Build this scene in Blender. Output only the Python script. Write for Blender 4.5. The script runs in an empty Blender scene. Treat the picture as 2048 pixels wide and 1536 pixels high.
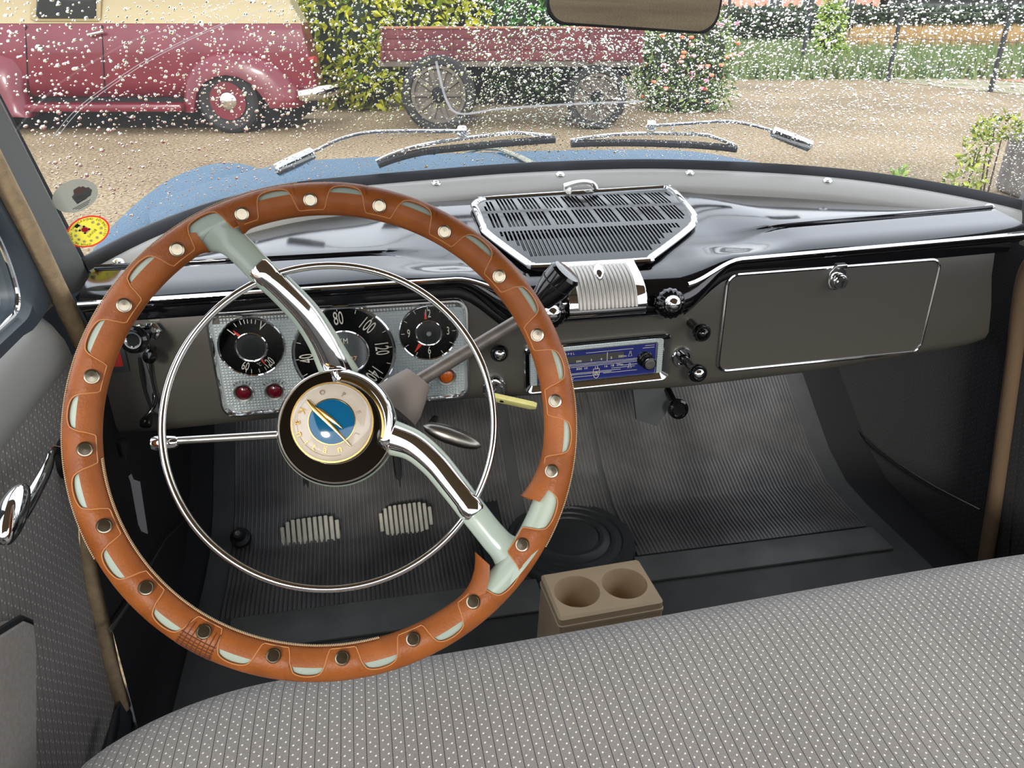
import bpy, bmesh, math, random
import numpy as np
from math import sin, cos, pi, radians, sqrt, atan2, hypot, tan
from mathutils import Vector, Matrix

sc = bpy.context.scene
RN = random.Random(11)

# ------------------------------------------------------------------ camera
CAM = Vector((-.327, 0, 1.28))
FPX = 1530.0
TH, PS = radians(26.0), radians(11.0)
FW = Vector((sin(PS)*cos(TH), cos(PS)*cos(TH), -sin(TH)))
RT = Vector((cos(PS), -sin(PS), 0))
UP = RT.cross(FW)
cd = bpy.data.cameras.new('camera')
cd.sensor_width = 36
cd.lens = FPX/2048*36
cd.clip_start, cd.clip_end = .02, 400
cam = bpy.data.objects.new('camera', cd)
sc.collection.objects.link(cam)
M3 = Matrix((RT, UP, -FW)).transposed()
cam.matrix_world = Matrix.Translation(CAM) @ M3.to_4x4()
sc.camera = cam

# ------------------------------------------------------------------ light
SKY = 2.3
w = bpy.data.worlds.new('world')
sc.world = w
w.use_nodes = True
nt = w.node_tree
bg = nt.nodes['Background']
tc = nt.nodes.new('ShaderNodeTexCoord')
sp = nt.nodes.new('ShaderNodeSeparateXYZ')
cr = nt.nodes.new('ShaderNodeValToRGB')
nt.links.new(tc.outputs['Generated'], sp.inputs[0])
nt.links.new(sp.outputs['Z'], cr.inputs[0])
cr.color_ramp.elements[0].position = 0
cr.color_ramp.elements[0].color = (.93, .95, 1, 1)
cr.color_ramp.elements[1].position = 1
cr.color_ramp.elements[1].color = (.80, .87, 1, 1)
nt.links.new(cr.outputs[0], bg.inputs['Color'])
bg.inputs['Strength'].default_value = SKY
sl = bpy.data.lights.new('sun', 'SUN')
sl.energy = 1.9
sl.angle = radians(8)
sl.color = (1, .95, .86)
sun = bpy.data.objects.new('sun', sl)
sc.collection.objects.link(sun)
sun.rotation_euler = Vector((.22, 1, -.46)).to_track_quat('-Z', 'Y').to_euler()

vs = sc.view_settings
vs.view_transform = 'Standard'
vs.look = 'None'
vs.gamma = 1
vs.use_curve_mapping = False
vs.exposure = .35
try:
    sc.cycles.use_denoising = True
    sc.cycles.max_bounces = 10
    sc.cycles.transparent_max_bounces = 16
    sc.cycles.sample_clamp_indirect = 6
except Exception:
    pass

# ------------------------------------------------------------------ pixel rays to real points
def ray(px, py):
    return FW + RT*((px-1024)/FPX) - UP*((py-768)/FPX)
def aty(px, py, y):
    d = ray(px, py); return CAM + d*(y/d.y)
def atx(px, py, x):
    d = ray(px, py); return CAM + d*((x-CAM.x)/d.x)
def atz(px, py, z):
    d = ray(px, py); return CAM + d*((z-CAM.z)/d.z)
def onsurf(px, py, fn, t0=.3, t1=3.0):
    """first point on the ray where fn(P) changes sign"""
    d = ray(px, py); a = t0; fa = fn(CAM+d*a); n = 300
    for i in range(1, n+1):
        b = t0+(t1-t0)*i/n; fb = fn(CAM+d*b)
        if fa*fb <= 0:
            for _ in range(40):
                m = (a+b)/2; fm = fn(CAM+d*m)
                if fa*fm <= 0: b, fb = m, fm
                else: a, fa = m, fm
            return CAM+d*((a+b)/2)
        a, fa = b, fb
    return CAM+d*t1
def V(x, y, zr):            # car point, height counted from eye level
    return Vector((x, y, CAM.z+zr))
def interp(tab, x):
    if x <= tab[0][0]: return tab[0][1]
    for (a, b), (c, d) in zip(tab, tab[1:]):
        if x <= c: return b+(d-b)*(x-a)/(c-a)
    return tab[-1][1]
def smooth(t):
    t = max(0, min(1, t)); return t*t*(3-2*t)
def lerp(a, b, t): return a+(b-a)*t
def catmull(P, n=8, closed=False):
    P = [Vector(p) for p in P]; out = []; N = len(P)
    for i in range(N if closed else N-1):
        if closed: a, b, c, d = P[i-1], P[i], P[(i+1) % N], P[(i+2) % N]
        else: a, b, c, d = P[max(i-1, 0)], P[i], P[i+1], P[min(i+2, N-1)]
        for k in range(n):
            t = k/n
            out.append(.5*((2*b)+(c-a)*t+(2*a-5*b+4*c-d)*t*t+(3*b-a-3*c+d)*t**3))
    if not closed: out.append(P[-1])
    return out
def roundpoly(P, r, n=5):
    """round the corners of a closed polygon (3D points)"""
    P = [Vector(p) for p in P]; N = len(P); out = []
    for i in range(N):
        a, b, c = P[i-1], P[i], P[(i+1) % N]
        u, v = (a-b), (c-b); rr = min(r, u.length*.45, v.length*.45)
        s, e = b+u.normalized()*rr, b+v.normalized()*rr
        for k in range(n+1):
            t = k/n; out.append(s*(1-t)**2+b*2*t*(1-t)+e*t*t)
    return out
def frame(o, x, y):
    x = Vector(x).normalized(); z = x.cross(Vector(y)).normalized(); y = z.cross(x)
    M = Matrix((x, y, z)).transposed().to_4x4(); M.translation = Vector(o); return M

# ------------------------------------------------------------------ materials
def lin(c):
    return tuple(((v/255)/12.92 if v/255 <= .04045 else ((v/255+.055)/1.055)**2.4) for v in c)+(1,)
MATS = {}
def mat(name, rgb, rough=.5, metal=0., spec=.5, bump=0., bs=200., var=0., vs_=20., coat=0., rgb2=None, sheen=0., island=False, detail=3, bdist=.002, ior=1.45):
    m = bpy.data.materials.new(name); m.use_nodes = True; t = m.node_tree
    b = t.nodes['Principled BSDF']; I = b.inputs
    I['Base Color'].default_value = lin(rgb); I['Roughness'].default_value = rough
    I['Metallic'].default_value = metal; I['Specular IOR Level'].default_value = spec
    I['Coat Weight'].default_value = coat; I['Coat Roughness'].default_value = .05
    I['Sheen Weight'].default_value = sheen; I['IOR'].default_value = ior
    if bump or var or rgb2:
        co = t.nodes.new('ShaderNodeTexCoord')
    if rgb2:
        if island:
            g = t.nodes.new('ShaderNodeNewGeometry'); src = g.outputs['Random Per Island']
        else:
            n = t.nodes.new('ShaderNodeTexNoise'); n.inputs['Scale'].default_value = vs_
            n.inputs['Detail'].default_value = detail
            t.links.new(co.outputs['Object'], n.inputs['Vector']); src = n.outputs['Fac']
        r = t.nodes.new('ShaderNodeValToRGB'); e = r.color_ramp.elements
        e[0].color = lin(rgb); e[1].color = lin(rgb2)
        if not island: e[0].position = .35; e[1].position = .65
        t.links.new(src, r.inputs[0]); t.links.new(r.outputs[0], I['Base Color'])
    if bump:
        n = t.nodes.new('ShaderNodeTexNoise'); n.inputs['Scale'].default_value = bs
        n.inputs['Detail'].default_value = detail
        t.links.new(co.outputs['Object'], n.inputs['Vector'])
        bp = t.nodes.new('ShaderNodeBump'); bp.inputs['Strength'].default_value = bump
        bp.inputs['Distance'].default_value = bdist
        t.links.new(n.outputs['Fac'], bp.inputs['Height']); t.links.new(bp.outputs[0], I['Normal'])
    MATS[name] = m
    return m
def glassmat(name, tint=(1, 1, 1), base=.04, haze=0.):
    m = bpy.data.materials.new(name); m.use_nodes = True; t = m.node_tree; t.nodes.clear()
    out = t.nodes.new('ShaderNodeOutputMaterial'); mx = t.nodes.new('ShaderNodeMixShader')
    tr = t.nodes.new('ShaderNodeBsdfTransparent'); gl = t.nodes.new('ShaderNodeBsdfGlossy')
    tr.inputs[0].default_value = tint+(1,); gl.inputs['Roughness'].default_value = .02
    lw = t.nodes.new('ShaderNodeLayerWeight'); lw.inputs[0].default_value = .5
    p = t.nodes.new('ShaderNodeMath'); p.operation = 'POWER'; p.inputs[1].default_value = 5
    a = t.nodes.new('ShaderNodeMath'); a.operation = 'MULTIPLY_ADD'; a.inputs[1].default_value = 1-base; a.inputs[2].default_value = base
    t.links.new(lw.outputs['Facing'], p.inputs[0]); t.links.new(p.outputs[0], a.inputs[0])
    t.links.new(a.outputs[0], mx.inputs[0]); t.links.new(tr.outputs[0], mx.inputs[1]); t.links.new(gl.outputs[0], mx.inputs[2])
    if haze:
        df = t.nodes.new('ShaderNodeBsdfDiffuse'); df.inputs[0].default_value = (.8, .8, .8, 1)
        tl = t.nodes.new('ShaderNodeBsdfTranslucent'); tl.inputs[0].default_value = (.8, .8, .8, 1)
        mx3 = t.nodes.new('ShaderNodeMixShader'); mx3.inputs[0].default_value = .5
        t.links.new(df.outputs[0], mx3.inputs[1]); t.links.new(tl.outputs[0], mx3.inputs[2])
        mx2 = t.nodes.new('ShaderNodeMixShader'); mx2.inputs[0].default_value = haze
        t.links.new(mx.outputs[0], mx2.inputs[1]); t.links.new(mx3.outputs[0], mx2.inputs[2])
        t.links.new(mx2.outputs[0], out.inputs[0])
    else:
        t.links.new(mx.outputs[0], out.inputs[0])
    return m
def dropmat():
    m = bpy.data.materials.new('rain_water'); m.use_nodes = True; t = m.node_tree; t.nodes.clear()
    out = t.nodes.new('ShaderNodeOutputMaterial'); g = t.nodes.new('ShaderNodeBsdfGlass')
    g.inputs['IOR'].default_value = 1.33; g.inputs['Roughness'].default_value = 0.0
    t.links.new(g.outputs[0], out.inputs[0]); return m
def fabric(name, ca, cb, cline, cdot, period, vper, skew=0., dotr=.09):
    """grey cloth with thin dark lines and small pale dots, from UV in metres"""
    m = mat(name, ca, .9, spec=.2, sheen=.3); t = m.node_tree; b = t.nodes['Principled BSDF']
    N, L = t.nodes.new, t.links.new
    uv = N('ShaderNodeUVMap'); uv.uv_map = 'UVMap'
    s = N('ShaderNodeSeparateXYZ'); L(uv.outputs[0], s.inputs[0])
    def mth(op, a, b_=0., c=None):
        n = N('ShaderNodeMath'); n.operation = op
        for i, x in enumerate((a, b_, c)):
            if x is None: continue
            if isinstance(x, (int, float)): n.inputs[i].default_value = x
            else: L(x, n.inputs[i])
        return n.outputs[0]
    zig = mth('MULTIPLY', mth('PINGPONG', s.outputs['Y'], .0012), .35)
    u = mth('DIVIDE', mth('ADD', mth('ADD', s.outputs['X'], mth('MULTIPLY', s.outputs['Y'], skew)), zig), period)
    v = mth('DIVIDE', s.outputs['Y'], vper)
    fu = mth('FRACT', u)
    line = mth('LESS_THAN', mth('ABSOLUTE', mth('SUBTRACT', fu, .5)), .036)
    # two staggered columns of dots in each stripe
    fu2 = mth('FRACT', mth('ADD', u, .5))
    def dots(cu, off):
        du = mth('MULTIPLY', mth('SUBTRACT', fu2, cu), period)
        dv = mth('MULTIPLY', mth('SUBTRACT', mth('FRACT', mth('ADD', v, off)), .5), vper)
        r = mth('SQRT', mth('ADD', mth('MULTIPLY', du, du), mth('MULTIPLY', dv, dv)))
        return mth('LESS_THAN', r, period*dotr)
    d = mth('MAXIMUM', dots(.30, 0.), dots(.70, .5))
    co = N('ShaderNodeTexCoord')
    nz = N('ShaderNodeTexNoise'); nz.inputs['Scale'].default_value = 900; L(co.outputs['Object'], nz.inputs[0])
    nb = N('ShaderNodeTexNoise'); nb.inputs['Scale'].default_value = 5; L(co.outputs['Object'], nb.inputs[0])
    r = N('ShaderNodeValToRGB'); r.color_ramp.elements[0].color = lin(ca); r.color_ramp.elements[1].color = lin(cb)
    r.color_ramp.elements[0].position = .3; r.color_ramp.elements[1].position = .7
    L(mth('ADD', mth('MULTIPLY', nz.outputs['Fac'], .65), mth('MULTIPLY', nb.outputs['Fac'], .35)), r.inputs[0])
    m1 = N('ShaderNodeMix'); m1.data_type = 'RGBA'; L(line, m1.inputs[0]); L(r.outputs[0], m1.inputs[6]); m1.inputs[7].default_value = lin(cline)
    m2 = N('ShaderNodeMix'); m2.data_type = 'RGBA'; L(d, m2.inputs[0]); L(m1.outputs[2], m2.inputs[6]); m2.inputs[7].default_value = lin(cdot)
    L(m2.outputs[2], b.inputs['Base Color'])
    bp = N('ShaderNodeBump'); bp.inputs['Strength'].default_value = .25; bp.inputs['Distance'].default_value = .001
    L(nz.outputs['Fac'], bp.inputs['Height']); L(bp.outputs[0], b.inputs['Normal'])
    return m

BLACK = mat('black_lacquer', (9, 9, 12), .10, spec=.6, coat=.3, bump=.02, bs=500, ior=1.5)
TAUPE = mat('taupe_paint', (78, 75, 69), .38, metal=.25, spec=.5)
GREYP = mat('pale_grey_paint', (150, 147, 139), .35, spec=.5)
DGREYP = mat('grey_paint', (122, 125, 123), .25, spec=.5)
SILLP = mat('sill_paint', (140, 138, 130), .35, spec=.5)
WINP = mat('window_frame_paint', (60, 68, 74), .4)
CHROME = mat('chrome', (225, 226, 226), .05, metal=1)
SATIN = mat('satin_metal', (190, 188, 182), .28, metal=1)
DULL = mat('dull_metal', (120, 116, 110), .35, metal=1)
ALU = mat('silver_panel', (176, 184, 184), .35, metal=.35)
RUBBER = mat('black_rubber', (20, 21, 23), .55, bump=.1, bs=400)
MATRUB = mat('floor_rubber', (66, 65, 64), .40, spec=.6, rgb2=(92, 90, 88), vs_=9)
MATPAL = mat('floor_rubber_band', (84, 86, 83), .5, rgb2=(100, 102, 98), vs_=12)
DARK = mat('dark_carpet', (12, 12, 14), .9)
FLOORM = mat('dark_floor', (26, 26, 27), .7)
KNOBB = mat('black_knob', (8, 8, 9), .12, coat=.3)
HOLE = mat('matt_black', (4, 4, 5), .8)
LEATHER = mat('tan_leather', (122, 64, 24), .45, spec=.3, rgb2=(140, 78, 32), vs_=30, bump=.35, bs=420, bdist=.0012)
LEATH2 = mat('tan_leather_strip', (128, 69, 27), .48, spec=.3, rgb2=(144, 81, 35), vs_=30, bump=.3, bs=420, bdist=.001)
GREEN = mat('grey_green_enamel', (150, 162, 150), .18, spec=.5, rgb2=(158, 166, 150), vs_=14)
STITCH = mat('thread', (176, 150, 116), .8)
CREAM = mat('cream_enamel', (176, 163, 146), .12, coat=.5, rgb2=(184, 172, 156), vs_=60)
BLUE = mat('blue_enamel', (8, 78, 112), .08, coat=.5)
GOLD = mat('gold', (222, 184, 112), .22, metal=1)
BOOTM = mat('grey_rubber', (118, 108, 99), .6, bump=.1, bs=300)
TUBEM = mat('grey_tube', (104, 98, 92), .4, metal=.6, rgb2=(120, 112, 106), vs_=60)
DIAL = mat('dial_black', (16, 20, 22), .35)
NUM = mat('dial_print', (196, 192, 178), .6)
RED = mat('red_needle', (200, 50, 34), .5)
LENSR = mat('red_lens', (92, 8, 22), .12, coat=.4)
LENSA = mat('amber_lens', (196, 92, 20), .15, coat=.4)
RADIOB = mat('radio_blue', (30, 38, 96), .3, coat=.3)
RADIOG = mat('radio_grey', (60, 60, 58), .3, coat=.3)
PRINTW = mat('radio_print', (186, 180, 164), .5)
BEIGE = mat('beige_cloth', (160, 138, 108), .9, bump=.5, bs=300, rgb2=(178, 154, 120), vs_=80)
PLASB = mat('beige_plastic', (196, 172, 138), .42, rgb2=(204, 180, 146), vs_=20)
KEYM = mat('pale_yellow_plastic', (214, 208, 138), .35, rgb2=(202, 196, 120), vs_=60)
WHITEC = mat('card', (150, 146, 148), .7)
REDL = mat('red_label', (170, 40, 30), .5)
PEDAL = mat('pedal_rubber', (158, 155, 142), .6, rgb2=(172, 168, 155), vs_=60)
HEADL = mat('headliner', (132, 118, 98), .9)
def paper(name, rgb):
    m = bpy.data.materials.new(name); m.use_nodes = True; t = m.node_tree; t.nodes.clear()
    out = t.nodes.new('ShaderNodeOutputMaterial'); mx = t.nodes.new('ShaderNodeMixShader'); mx.inputs[0].default_value = .55
    a = t.nodes.new('ShaderNodeBsdfDiffuse'); b = t.nodes.new('ShaderNodeBsdfTranslucent')
    a.inputs[0].default_value = b.inputs[0].default_value = lin(rgb)
    t.links.new(a.outputs[0], mx.inputs[1]); t.links.new(b.outputs[0], mx.inputs[2]); t.links.new(mx.outputs[0], out.inputs[0]); return m
STKG = paper('grey_sticker', (158, 155, 140))
STKG2 = mat('sticker_grey_print', (104, 104, 100), .6)
STKG3 = mat('sticker_rust_print', (124, 94, 84), .6)
STKY = paper('yellow_sticker', (244, 226, 80))
STKR = paper('red_sticker', (236, 66, 52))
STKW = paper('white_sticker', (246, 242, 214))
STKK = mat('black_sticker', (40, 36, 26), .5)
PANE = glassmat('window_glass', (.97, .985, .98))
WSG = glassmat('windshield_glass', (.97, .985, .98), haze=.035)  # slight pale scatter mixed in to haze the view outside
SMEAR = glassmat('smear', (1, 1, 1), haze=.30)
WATER = dropmat()
HOODB = mat('blue_paint_wet', (26, 66, 92), .5, spec=.3, bump=.9, bs=220, bdist=.003, rgb2=(56, 98, 122), vs_=220)
HOODS = mat('aged_strip', (132, 132, 116), .4, metal=.6, rgb2=(170, 168, 150), vs_=120)
MIRRM = mat('mirror_glass_darkened', (126, 124, 120), .01, metal=1)  # metal greyed to put a dark reflection into the colour
FAB = fabric('seat_cloth', (112, 108, 103), (142, 137, 131), (58, 54, 53), (222, 216, 198), .0112, .0095, dotr=.078)
FABD = fabric('door_cloth_shaded', (92, 86, 80), (116, 108, 101), (48, 45, 43), (190, 182, 166), .0135, .0115, dotr=.075)  # seat cloth again in darker tones, standing in for shade on the door
POCK = mat('pocket_vinyl', (140, 132, 124), .8, bump=.3, bs=500, rgb2=(150, 142, 134), vs_=200)
LEAFS = {}
def leafmat(name, a, b):
    m = mat(name, a, .5, spec=.3, rgb2=b, island=True); LEAFS[name] = m; return m

# ------------------------------------------------------------------ mesh builder
ORG = {}
class MB:
    def __init__(s): s.v = []; s.f = []; s.uv = None
    def add(s, vs_, fs, uv=None):
        k = len(s.v); s.v += [Vector(p) for p in vs_]; s.f += [tuple(i+k for i in f) for f in fs]
        if uv:
            if s.uv is None: s.uv = [(0, 0)]*k
            s.uv += uv
        elif s.uv is not None: s.uv += [(0, 0)]*len(vs_)
        return s
    def grid(s, rows, cu=False, cv=False, uv=None, flip=False):
        n, m = len(rows), len(rows[0]); fs = []
        for i in range(n if cv else n-1):
            for j in range(m if cu else m-1):
                a, b, c, d = i*m+j, i*m+(j+1) % m, ((i+1) % n)*m+(j+1) % m, ((i+1) % n)*m+j
                fs.append((a, d, c, b) if flip else (a, b, c, d))
        return s.add([p for r in rows for p in r], fs, [q for r in uv for q in r] if uv else None)
    def loft(s, loops, cap0=False, cap1=False, flip=False):
        k = len(s.v); m = len(loops[0]); s.grid(loops, cu=True, flip=flip)
        if cap0: s.f.append(tuple(range(k+m-1, k-1, -1)))
        if cap1: e = k+(len(loops)-1)*m; s.f.append(tuple(range(e, e+m)))
        return s
    def tube(s, P, r, n=10, closed=False, up=None, fl=1., caps=True, prof=None):
        """sweep a round (or flattened) section along P; fl scales the section across 'up'"""
        P = [Vector(p) for p in P]; N = len(P)
        rs = r if isinstance(r, (list, tuple)) else [r]*N
        fls = fl if isinstance(fl, (list, tuple)) else [fl]*N
        T = []
        for i in range(N):
            a, b = (P[i-1], P[(i+1) % N]) if closed else (P[max(i-1, 0)], P[min(i+1, N-1)])
            T.append((b-a).normalized())
        u = Vector(up) if up else (Vector((0, 0, 1)) if abs(T[0].z) < .9 else Vector((1, 0, 0)))
        rows = []
        for i in range(N):
            if up: u = Vector(up)
            x = u-T[i]*u.dot(T[i]); x.normalize(); y = T[i].cross(x); u = x
            rows.append([P[i]+x*(rs[i]*fls[i]*cos(2*pi*k/n))+y*(rs[i]*sin(2*pi*k/n)) for k in range(n)])
        k = len(s.v); s.grid(rows, cu=True, cv=closed, flip=True)
        if not closed and caps:
            s.f.append(tuple(range(k, k+n))); e = k+(N-1)*n; s.f.append(tuple(range(e+n-1, e-1, -1)))
        return s
    def lathe(s, prof, M, n=24, mod=None):
        """prof: (radius, height) pairs along the z axis of M"""
        rows = []
        for r, h in prof:
            row = []
            for k in range(n):
                a = 2*pi*k/n; q = r*(mod(a, r, h) if mod else 1)
                row.append(M @ Vector((q*cos(a), q*sin(a), h)))
            rows.append(row)
        k = len(s.v); s.grid(rows, cu=True)
        if prof[0][0] > 1e-6: s.f.append(tuple(range(k+n-1, k-1, -1)))
        if prof[-1][0] > 1e-6: e = k+(len(prof)-1)*n; s.f.append(tuple(range(e, e+n)))
        return s
    def box(s, M, size, bev=0., seg=2):
        bm = bmesh.new(); bmesh.ops.create_cube(bm, size=1)
        bmesh.ops.scale(bm, vec=Vector(size), verts=bm.verts)
        if bev: bmesh.ops.bevel(bm, geom=bm.edges[:], offset=bev, segments=seg, profile=.5, affect='EDGES')
        bm.verts.index_update()
        s.add([M @ v.co for v in bm.verts], [[v.index for v in f.verts] for f in bm.faces]); bm.free(); return s
    def prism(s, poly, M, h0, h1, bev=0., steps=3):
        """extrude a 2D polygon (x, y of M) from h0 to h1, edges softened at h1"""
        P = [Vector((p[0], p[1])) for p in poly]
        A = sum(P[i-1].x*P[i].y-P[i].x*P[i-1].y for i in range(len(P)))
        if A < 0: P = P[::-1]
        N = len(P)
        def inset(d):
            o = []
            for i in range(N):
                a, b, c = P[i-1], P[i], P[(i+1) % N]
                e1, e2 = (b-a), (c-b)
                if e1.length < 1e-9 or e2.length < 1e-9: o.append(b.copy()); continue
                n1 = Vector((-e1.y, e1.x)).normalized(); n2 = Vector((-e2.y, e2.x)).normalized()
                q = n1+n2; L = q.length
                o.append(b+(q/L*(d/max(.4, L/2)) if L > 1e-6 else Vector((0, 0))))
            return o
        loops = [[M @ Vector((p.x, p.y, h0)) for p in P]]
        if bev:
            for k in range(steps+1):
                a = k/steps*pi/2; q = inset(bev*(1-cos(a)))
                loops.append([M @ Vector((p.x, p.y, h1-bev+bev*sin(a))) for p in q])
        else: loops.append([M @ Vector((p.x, p.y, h1)) for p in P])
        return s.loft(loops, True, True)
    def text(s, txt, M, size, sx=1., h=.0003, align='CENTER', mirror=False):
        v, f = textmesh(txt, align)
        if not v: return s
        q = -1 if mirror else 1
        vv = [M @ Vector((p[0]*size*sx*q, p[1]*size, p[2]*h)) for p in v]
        return s.add(vv, [t[::-1] for t in f] if mirror else f)
    def build(s, name, m, parent=None, label=None, smooth=True, ang=38, kind=None):
        o0 = ORG.get(parent.name, Vector((0, 0, 0))) if parent else s.__dict__.get('o', Vector((0, 0, 0)))
        me = bpy.data.meshes.new(name)
        me.from_pydata([tuple(p-o0) for p in s.v], [], s.f); me.update()
        if s.uv:
            l = me.uv_layers.new(name='UVMap')
            for p in me.loops: l.data[p.index].uv = s.uv[p.vertex_index]
        if smooth:
            me.polygons.foreach_set('use_smooth', [True]*len(me.polygons)); me.set_sharp_from_angle(angle=radians(ang))
        me.materials.append(m)
        o = bpy.data.objects.new(name, me); sc.collection.objects.link(o)
        if parent: o.parent = parent
        else: o.location = o0
        if label: o['label'] = label
        if kind: o['kind'] = kind
        ORG[o.name] = o0
        return o
TXT = {}
def textmesh(txt, align):
    if (txt, align) in TXT: return TXT[(txt, align)]
    c = bpy.data.curves.new('t', 'FONT'); c.body = txt; c.align_x = align; c.align_y = 'CENTER'; c.extrude = 1; c.resolution_u = 3
    o = bpy.data.objects.new('t', c); sc.collection.objects.link(o)
    bpy.context.view_layer.update()
    me = bpy.data.meshes.new_from_object(o.evaluated_get(bpy.context.evaluated_depsgraph_get()))
    r = ([tuple(v.co) for v in me.vertices], [tuple(p.vertices) for p in me.polygons])
    bpy.data.objects.remove(o); bpy.data.meshes.remove(me); bpy.data.curves.remove(c)
    TXT[(txt, align)] = r
    return r
def thing(name, label, cat, loc, group=None):
    o = bpy.data.objects.new(name, None); sc.collection.objects.link(o); o.empty_display_size = .05
    o.location = loc; o['label'] = label; o['category'] = cat
    if group: o['group'] = group
    ORG[o.name] = Vector(loc); return o
def inst(name, me, M, parent, label=None):
    o = bpy.data.objects.new(name, me); sc.collection.objects.link(o); o.parent = parent
    o.matrix_local = Matrix.Translation(-ORG[parent.name]) @ M
    ORG[o.name] = ORG[parent.name]
    if label: o['label'] = label
    return o
def meshof(mb, name, m, ang=38):
    me = bpy.data.meshes.new(name); me.from_pydata([tuple(p) for p in mb.v], [], mb.f); me.update()
    me.polygons.foreach_set('use_smooth', [True]*len(me.polygons)); me.set_sharp_from_angle(angle=radians(ang))
    me.materials.append(m); return me
def struct(o): o['kind'] = 'structure'; return o
ID = Matrix.Identity(4)
Z3 = Vector((0, 0, 1))
def pxscale(P): return (P-CAM).dot(FW)/FPX     # metres per pixel at P

# ================================================================== SETTING
# ---- ground
g = MB(); gx = [i*4-80 for i in range(41)]
g.grid([[Vector((x, y, 0)) for x in gx] for y in [i*4-40 for i in range(41)]])
def gravelmat():
    m = mat('gravel', (150, 132, 104), .85, spec=.3); t = m.node_tree; b = t.nodes['Principled BSDF']
    co = t.nodes.new('ShaderNodeTexCoord')
    def nz(s, d):
        n = t.nodes.new('ShaderNodeTexNoise'); n.inputs['Scale'].default_value = s; n.inputs['Detail'].default_value = d
        t.links.new(co.outputs['Object'], n.inputs[0]); return n.outputs['Fac']
    a, c = nz(34, 3), nz(.6, 3)
    mm = t.nodes.new('ShaderNodeMath'); mm.operation = 'MULTIPLY_ADD'; mm.inputs[1].default_value = .75
    t.links.new(a, mm.inputs[0])
    m2 = t.nodes.new('ShaderNodeMath'); m2.operation = 'MULTIPLY'; m2.inputs[1].default_value = .25
    t.links.new(c, m2.inputs[0]); t.links.new(m2.outputs[0], mm.inputs[2])
    r = t.nodes.new('ShaderNodeValToRGB'); e = r.color_ramp.elements
    e[0].position = .36; e[0].color = lin((86, 70, 50)); e[1].position = .66; e[1].color = lin((172, 152, 120))
    q = r.color_ramp.elements.new(.5); q.color = lin((134, 116, 88))
    t.links.new(mm.outputs[0], r.inputs[0]); t.links.new(r.outputs[0], b.inputs['Base Color'])
    bp = t.nodes.new('ShaderNodeBump'); bp.inputs['Strength'].default_value = .6; bp.inputs['Distance'].default_value = .02
    t.links.new(a, bp.inputs['Height']); t.links.new(bp.outputs[0], b.inputs['Normal']); return m
struct(g.build('ground', gravelmat(), smooth=False))

# ---- windshield geometry: base line from the photo on a bowed surface
def cyl(k0=1.40, k=.45): return lambda P: P.y-(k0-k*P.x*P.x)
BPX = [(165, 520), (280, 462), (400, 415), (500, 387), (600, 366), (730, 353), (860, 342), (1000, 331), (1150, 324), (1300, 321), (1450, 325), (1600, 333), (1700, 342), (1800, 355), (1900, 372), (2000, 392), (2044, 403)]
BASE = catmull([onsurf(px, py, cyl()) for px, py in BPX], 4)
BT = [(p.x, p.z-CAM.z) for p in BASE]
def zb(x): return interp(BT, x)
RAKE = .6
def wsy(x, zr): return 1.40-.45*x*x-RAKE*(zr-zb(x))
XL, XR = BASE[0].x, BASE[-1].x
ZTOP = .20
ws = MB(); NX, NZ = 48, 16
rows = []
for j in range(NZ+1):
    row = []
    for i in range(NX+1):
        x = lerp(XL-.005, XR+.03, i/NX); z0 = zb(x)-.01; z = lerp(z0, ZTOP, j/NZ)
        row.append(V(x, wsy(x, z), z))
    rows.append(row)
ws.grid(rows)
struct(ws.build('window_1', WSG))
def onws(px, py, off=0.):
    P = onsurf(px, py, lambda p: p.y-wsy(p.x, p.z-CAM.z), .5, 3.)
    return P+wsn(P)*off
def wsn(P):
    return Vector((.9*P.x, 1, RAKE)).normalized()

# ---- floor, toe board, kick panels, roof, doors
FZ = -.92
fl = MB(); xs = [-.74+1.48*i/20 for i in range(21)]
prof = [(-.7, FZ), (1.14, FZ), (1.22, FZ+.008), (1.30, FZ+.045), (1.55, FZ+.24), (1.60, FZ+.30), (1.62, FZ+.44)]
fl.grid([[V(x, y, z) for x in xs] for y, z in prof], flip=True)
struct(fl.build('floor', FLOORM))
wf = MB().box(Matrix.Translation(V(0, 1.66, -.70)), (1.5, .06, .46), .01)
struct(wf.build('wall_front', DARK))
# left kick panel (beside the pedals) and its bright seam
def door_end(zr):           # front edge of the door, read along the piping
    return interp([(-.95, .855), (-.874, .862), (-.739, .87), (-.626, .885), (-.546, .939), (-.418, 1.076), (-.324, 1.036), (-.2, .98), (0, .87)], zr)
kl = MB().grid([[V(-.705, lerp(door_end(FZ+.585*j/14)-.004, 1.67 if j < 11 else 1.13, i/8), FZ+.585*j/14) for i in range(9)] for j in range(15)], flip=True)
struct(kl.build('wall_left', DARK))
kr = MB(); rows = []; uvs = []
for j in range(9):
    rows.append([V(.737, lerp(interp([(-.93, .87), (-.85, .895), (-.59, .96), (-.36, 1.0)], FZ+.59*j/8), 1.65 if j < 6 else 1.12, i/10), FZ+.59*j/8) for i in range(11)]); uvs.append([(.72*i/10, .62*j/8) for i in range(11)])
kr.grid(rows, uv=uvs)
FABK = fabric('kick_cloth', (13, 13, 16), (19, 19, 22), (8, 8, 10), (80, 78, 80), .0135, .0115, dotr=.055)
struct(kr.build('wall_right', FABK))
# bright seam strips along the kick panels
sL = MB().tube([atx(*p, -.693) for p in ((220, 1262), (258, 1205), (330, 1080), (450, 960))], [.0030, .0028, .0012, .0006], 6)
struct(sL.build('trim_5', SATIN))
sR = MB().tube(catmull([atx(*p, .730) for p in ((1690, 835), (1760, 900), (1850, 962), (1960, 1020))], 5), .0022, 6)
struct(sR.build('trim_6', DULL))
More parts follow.
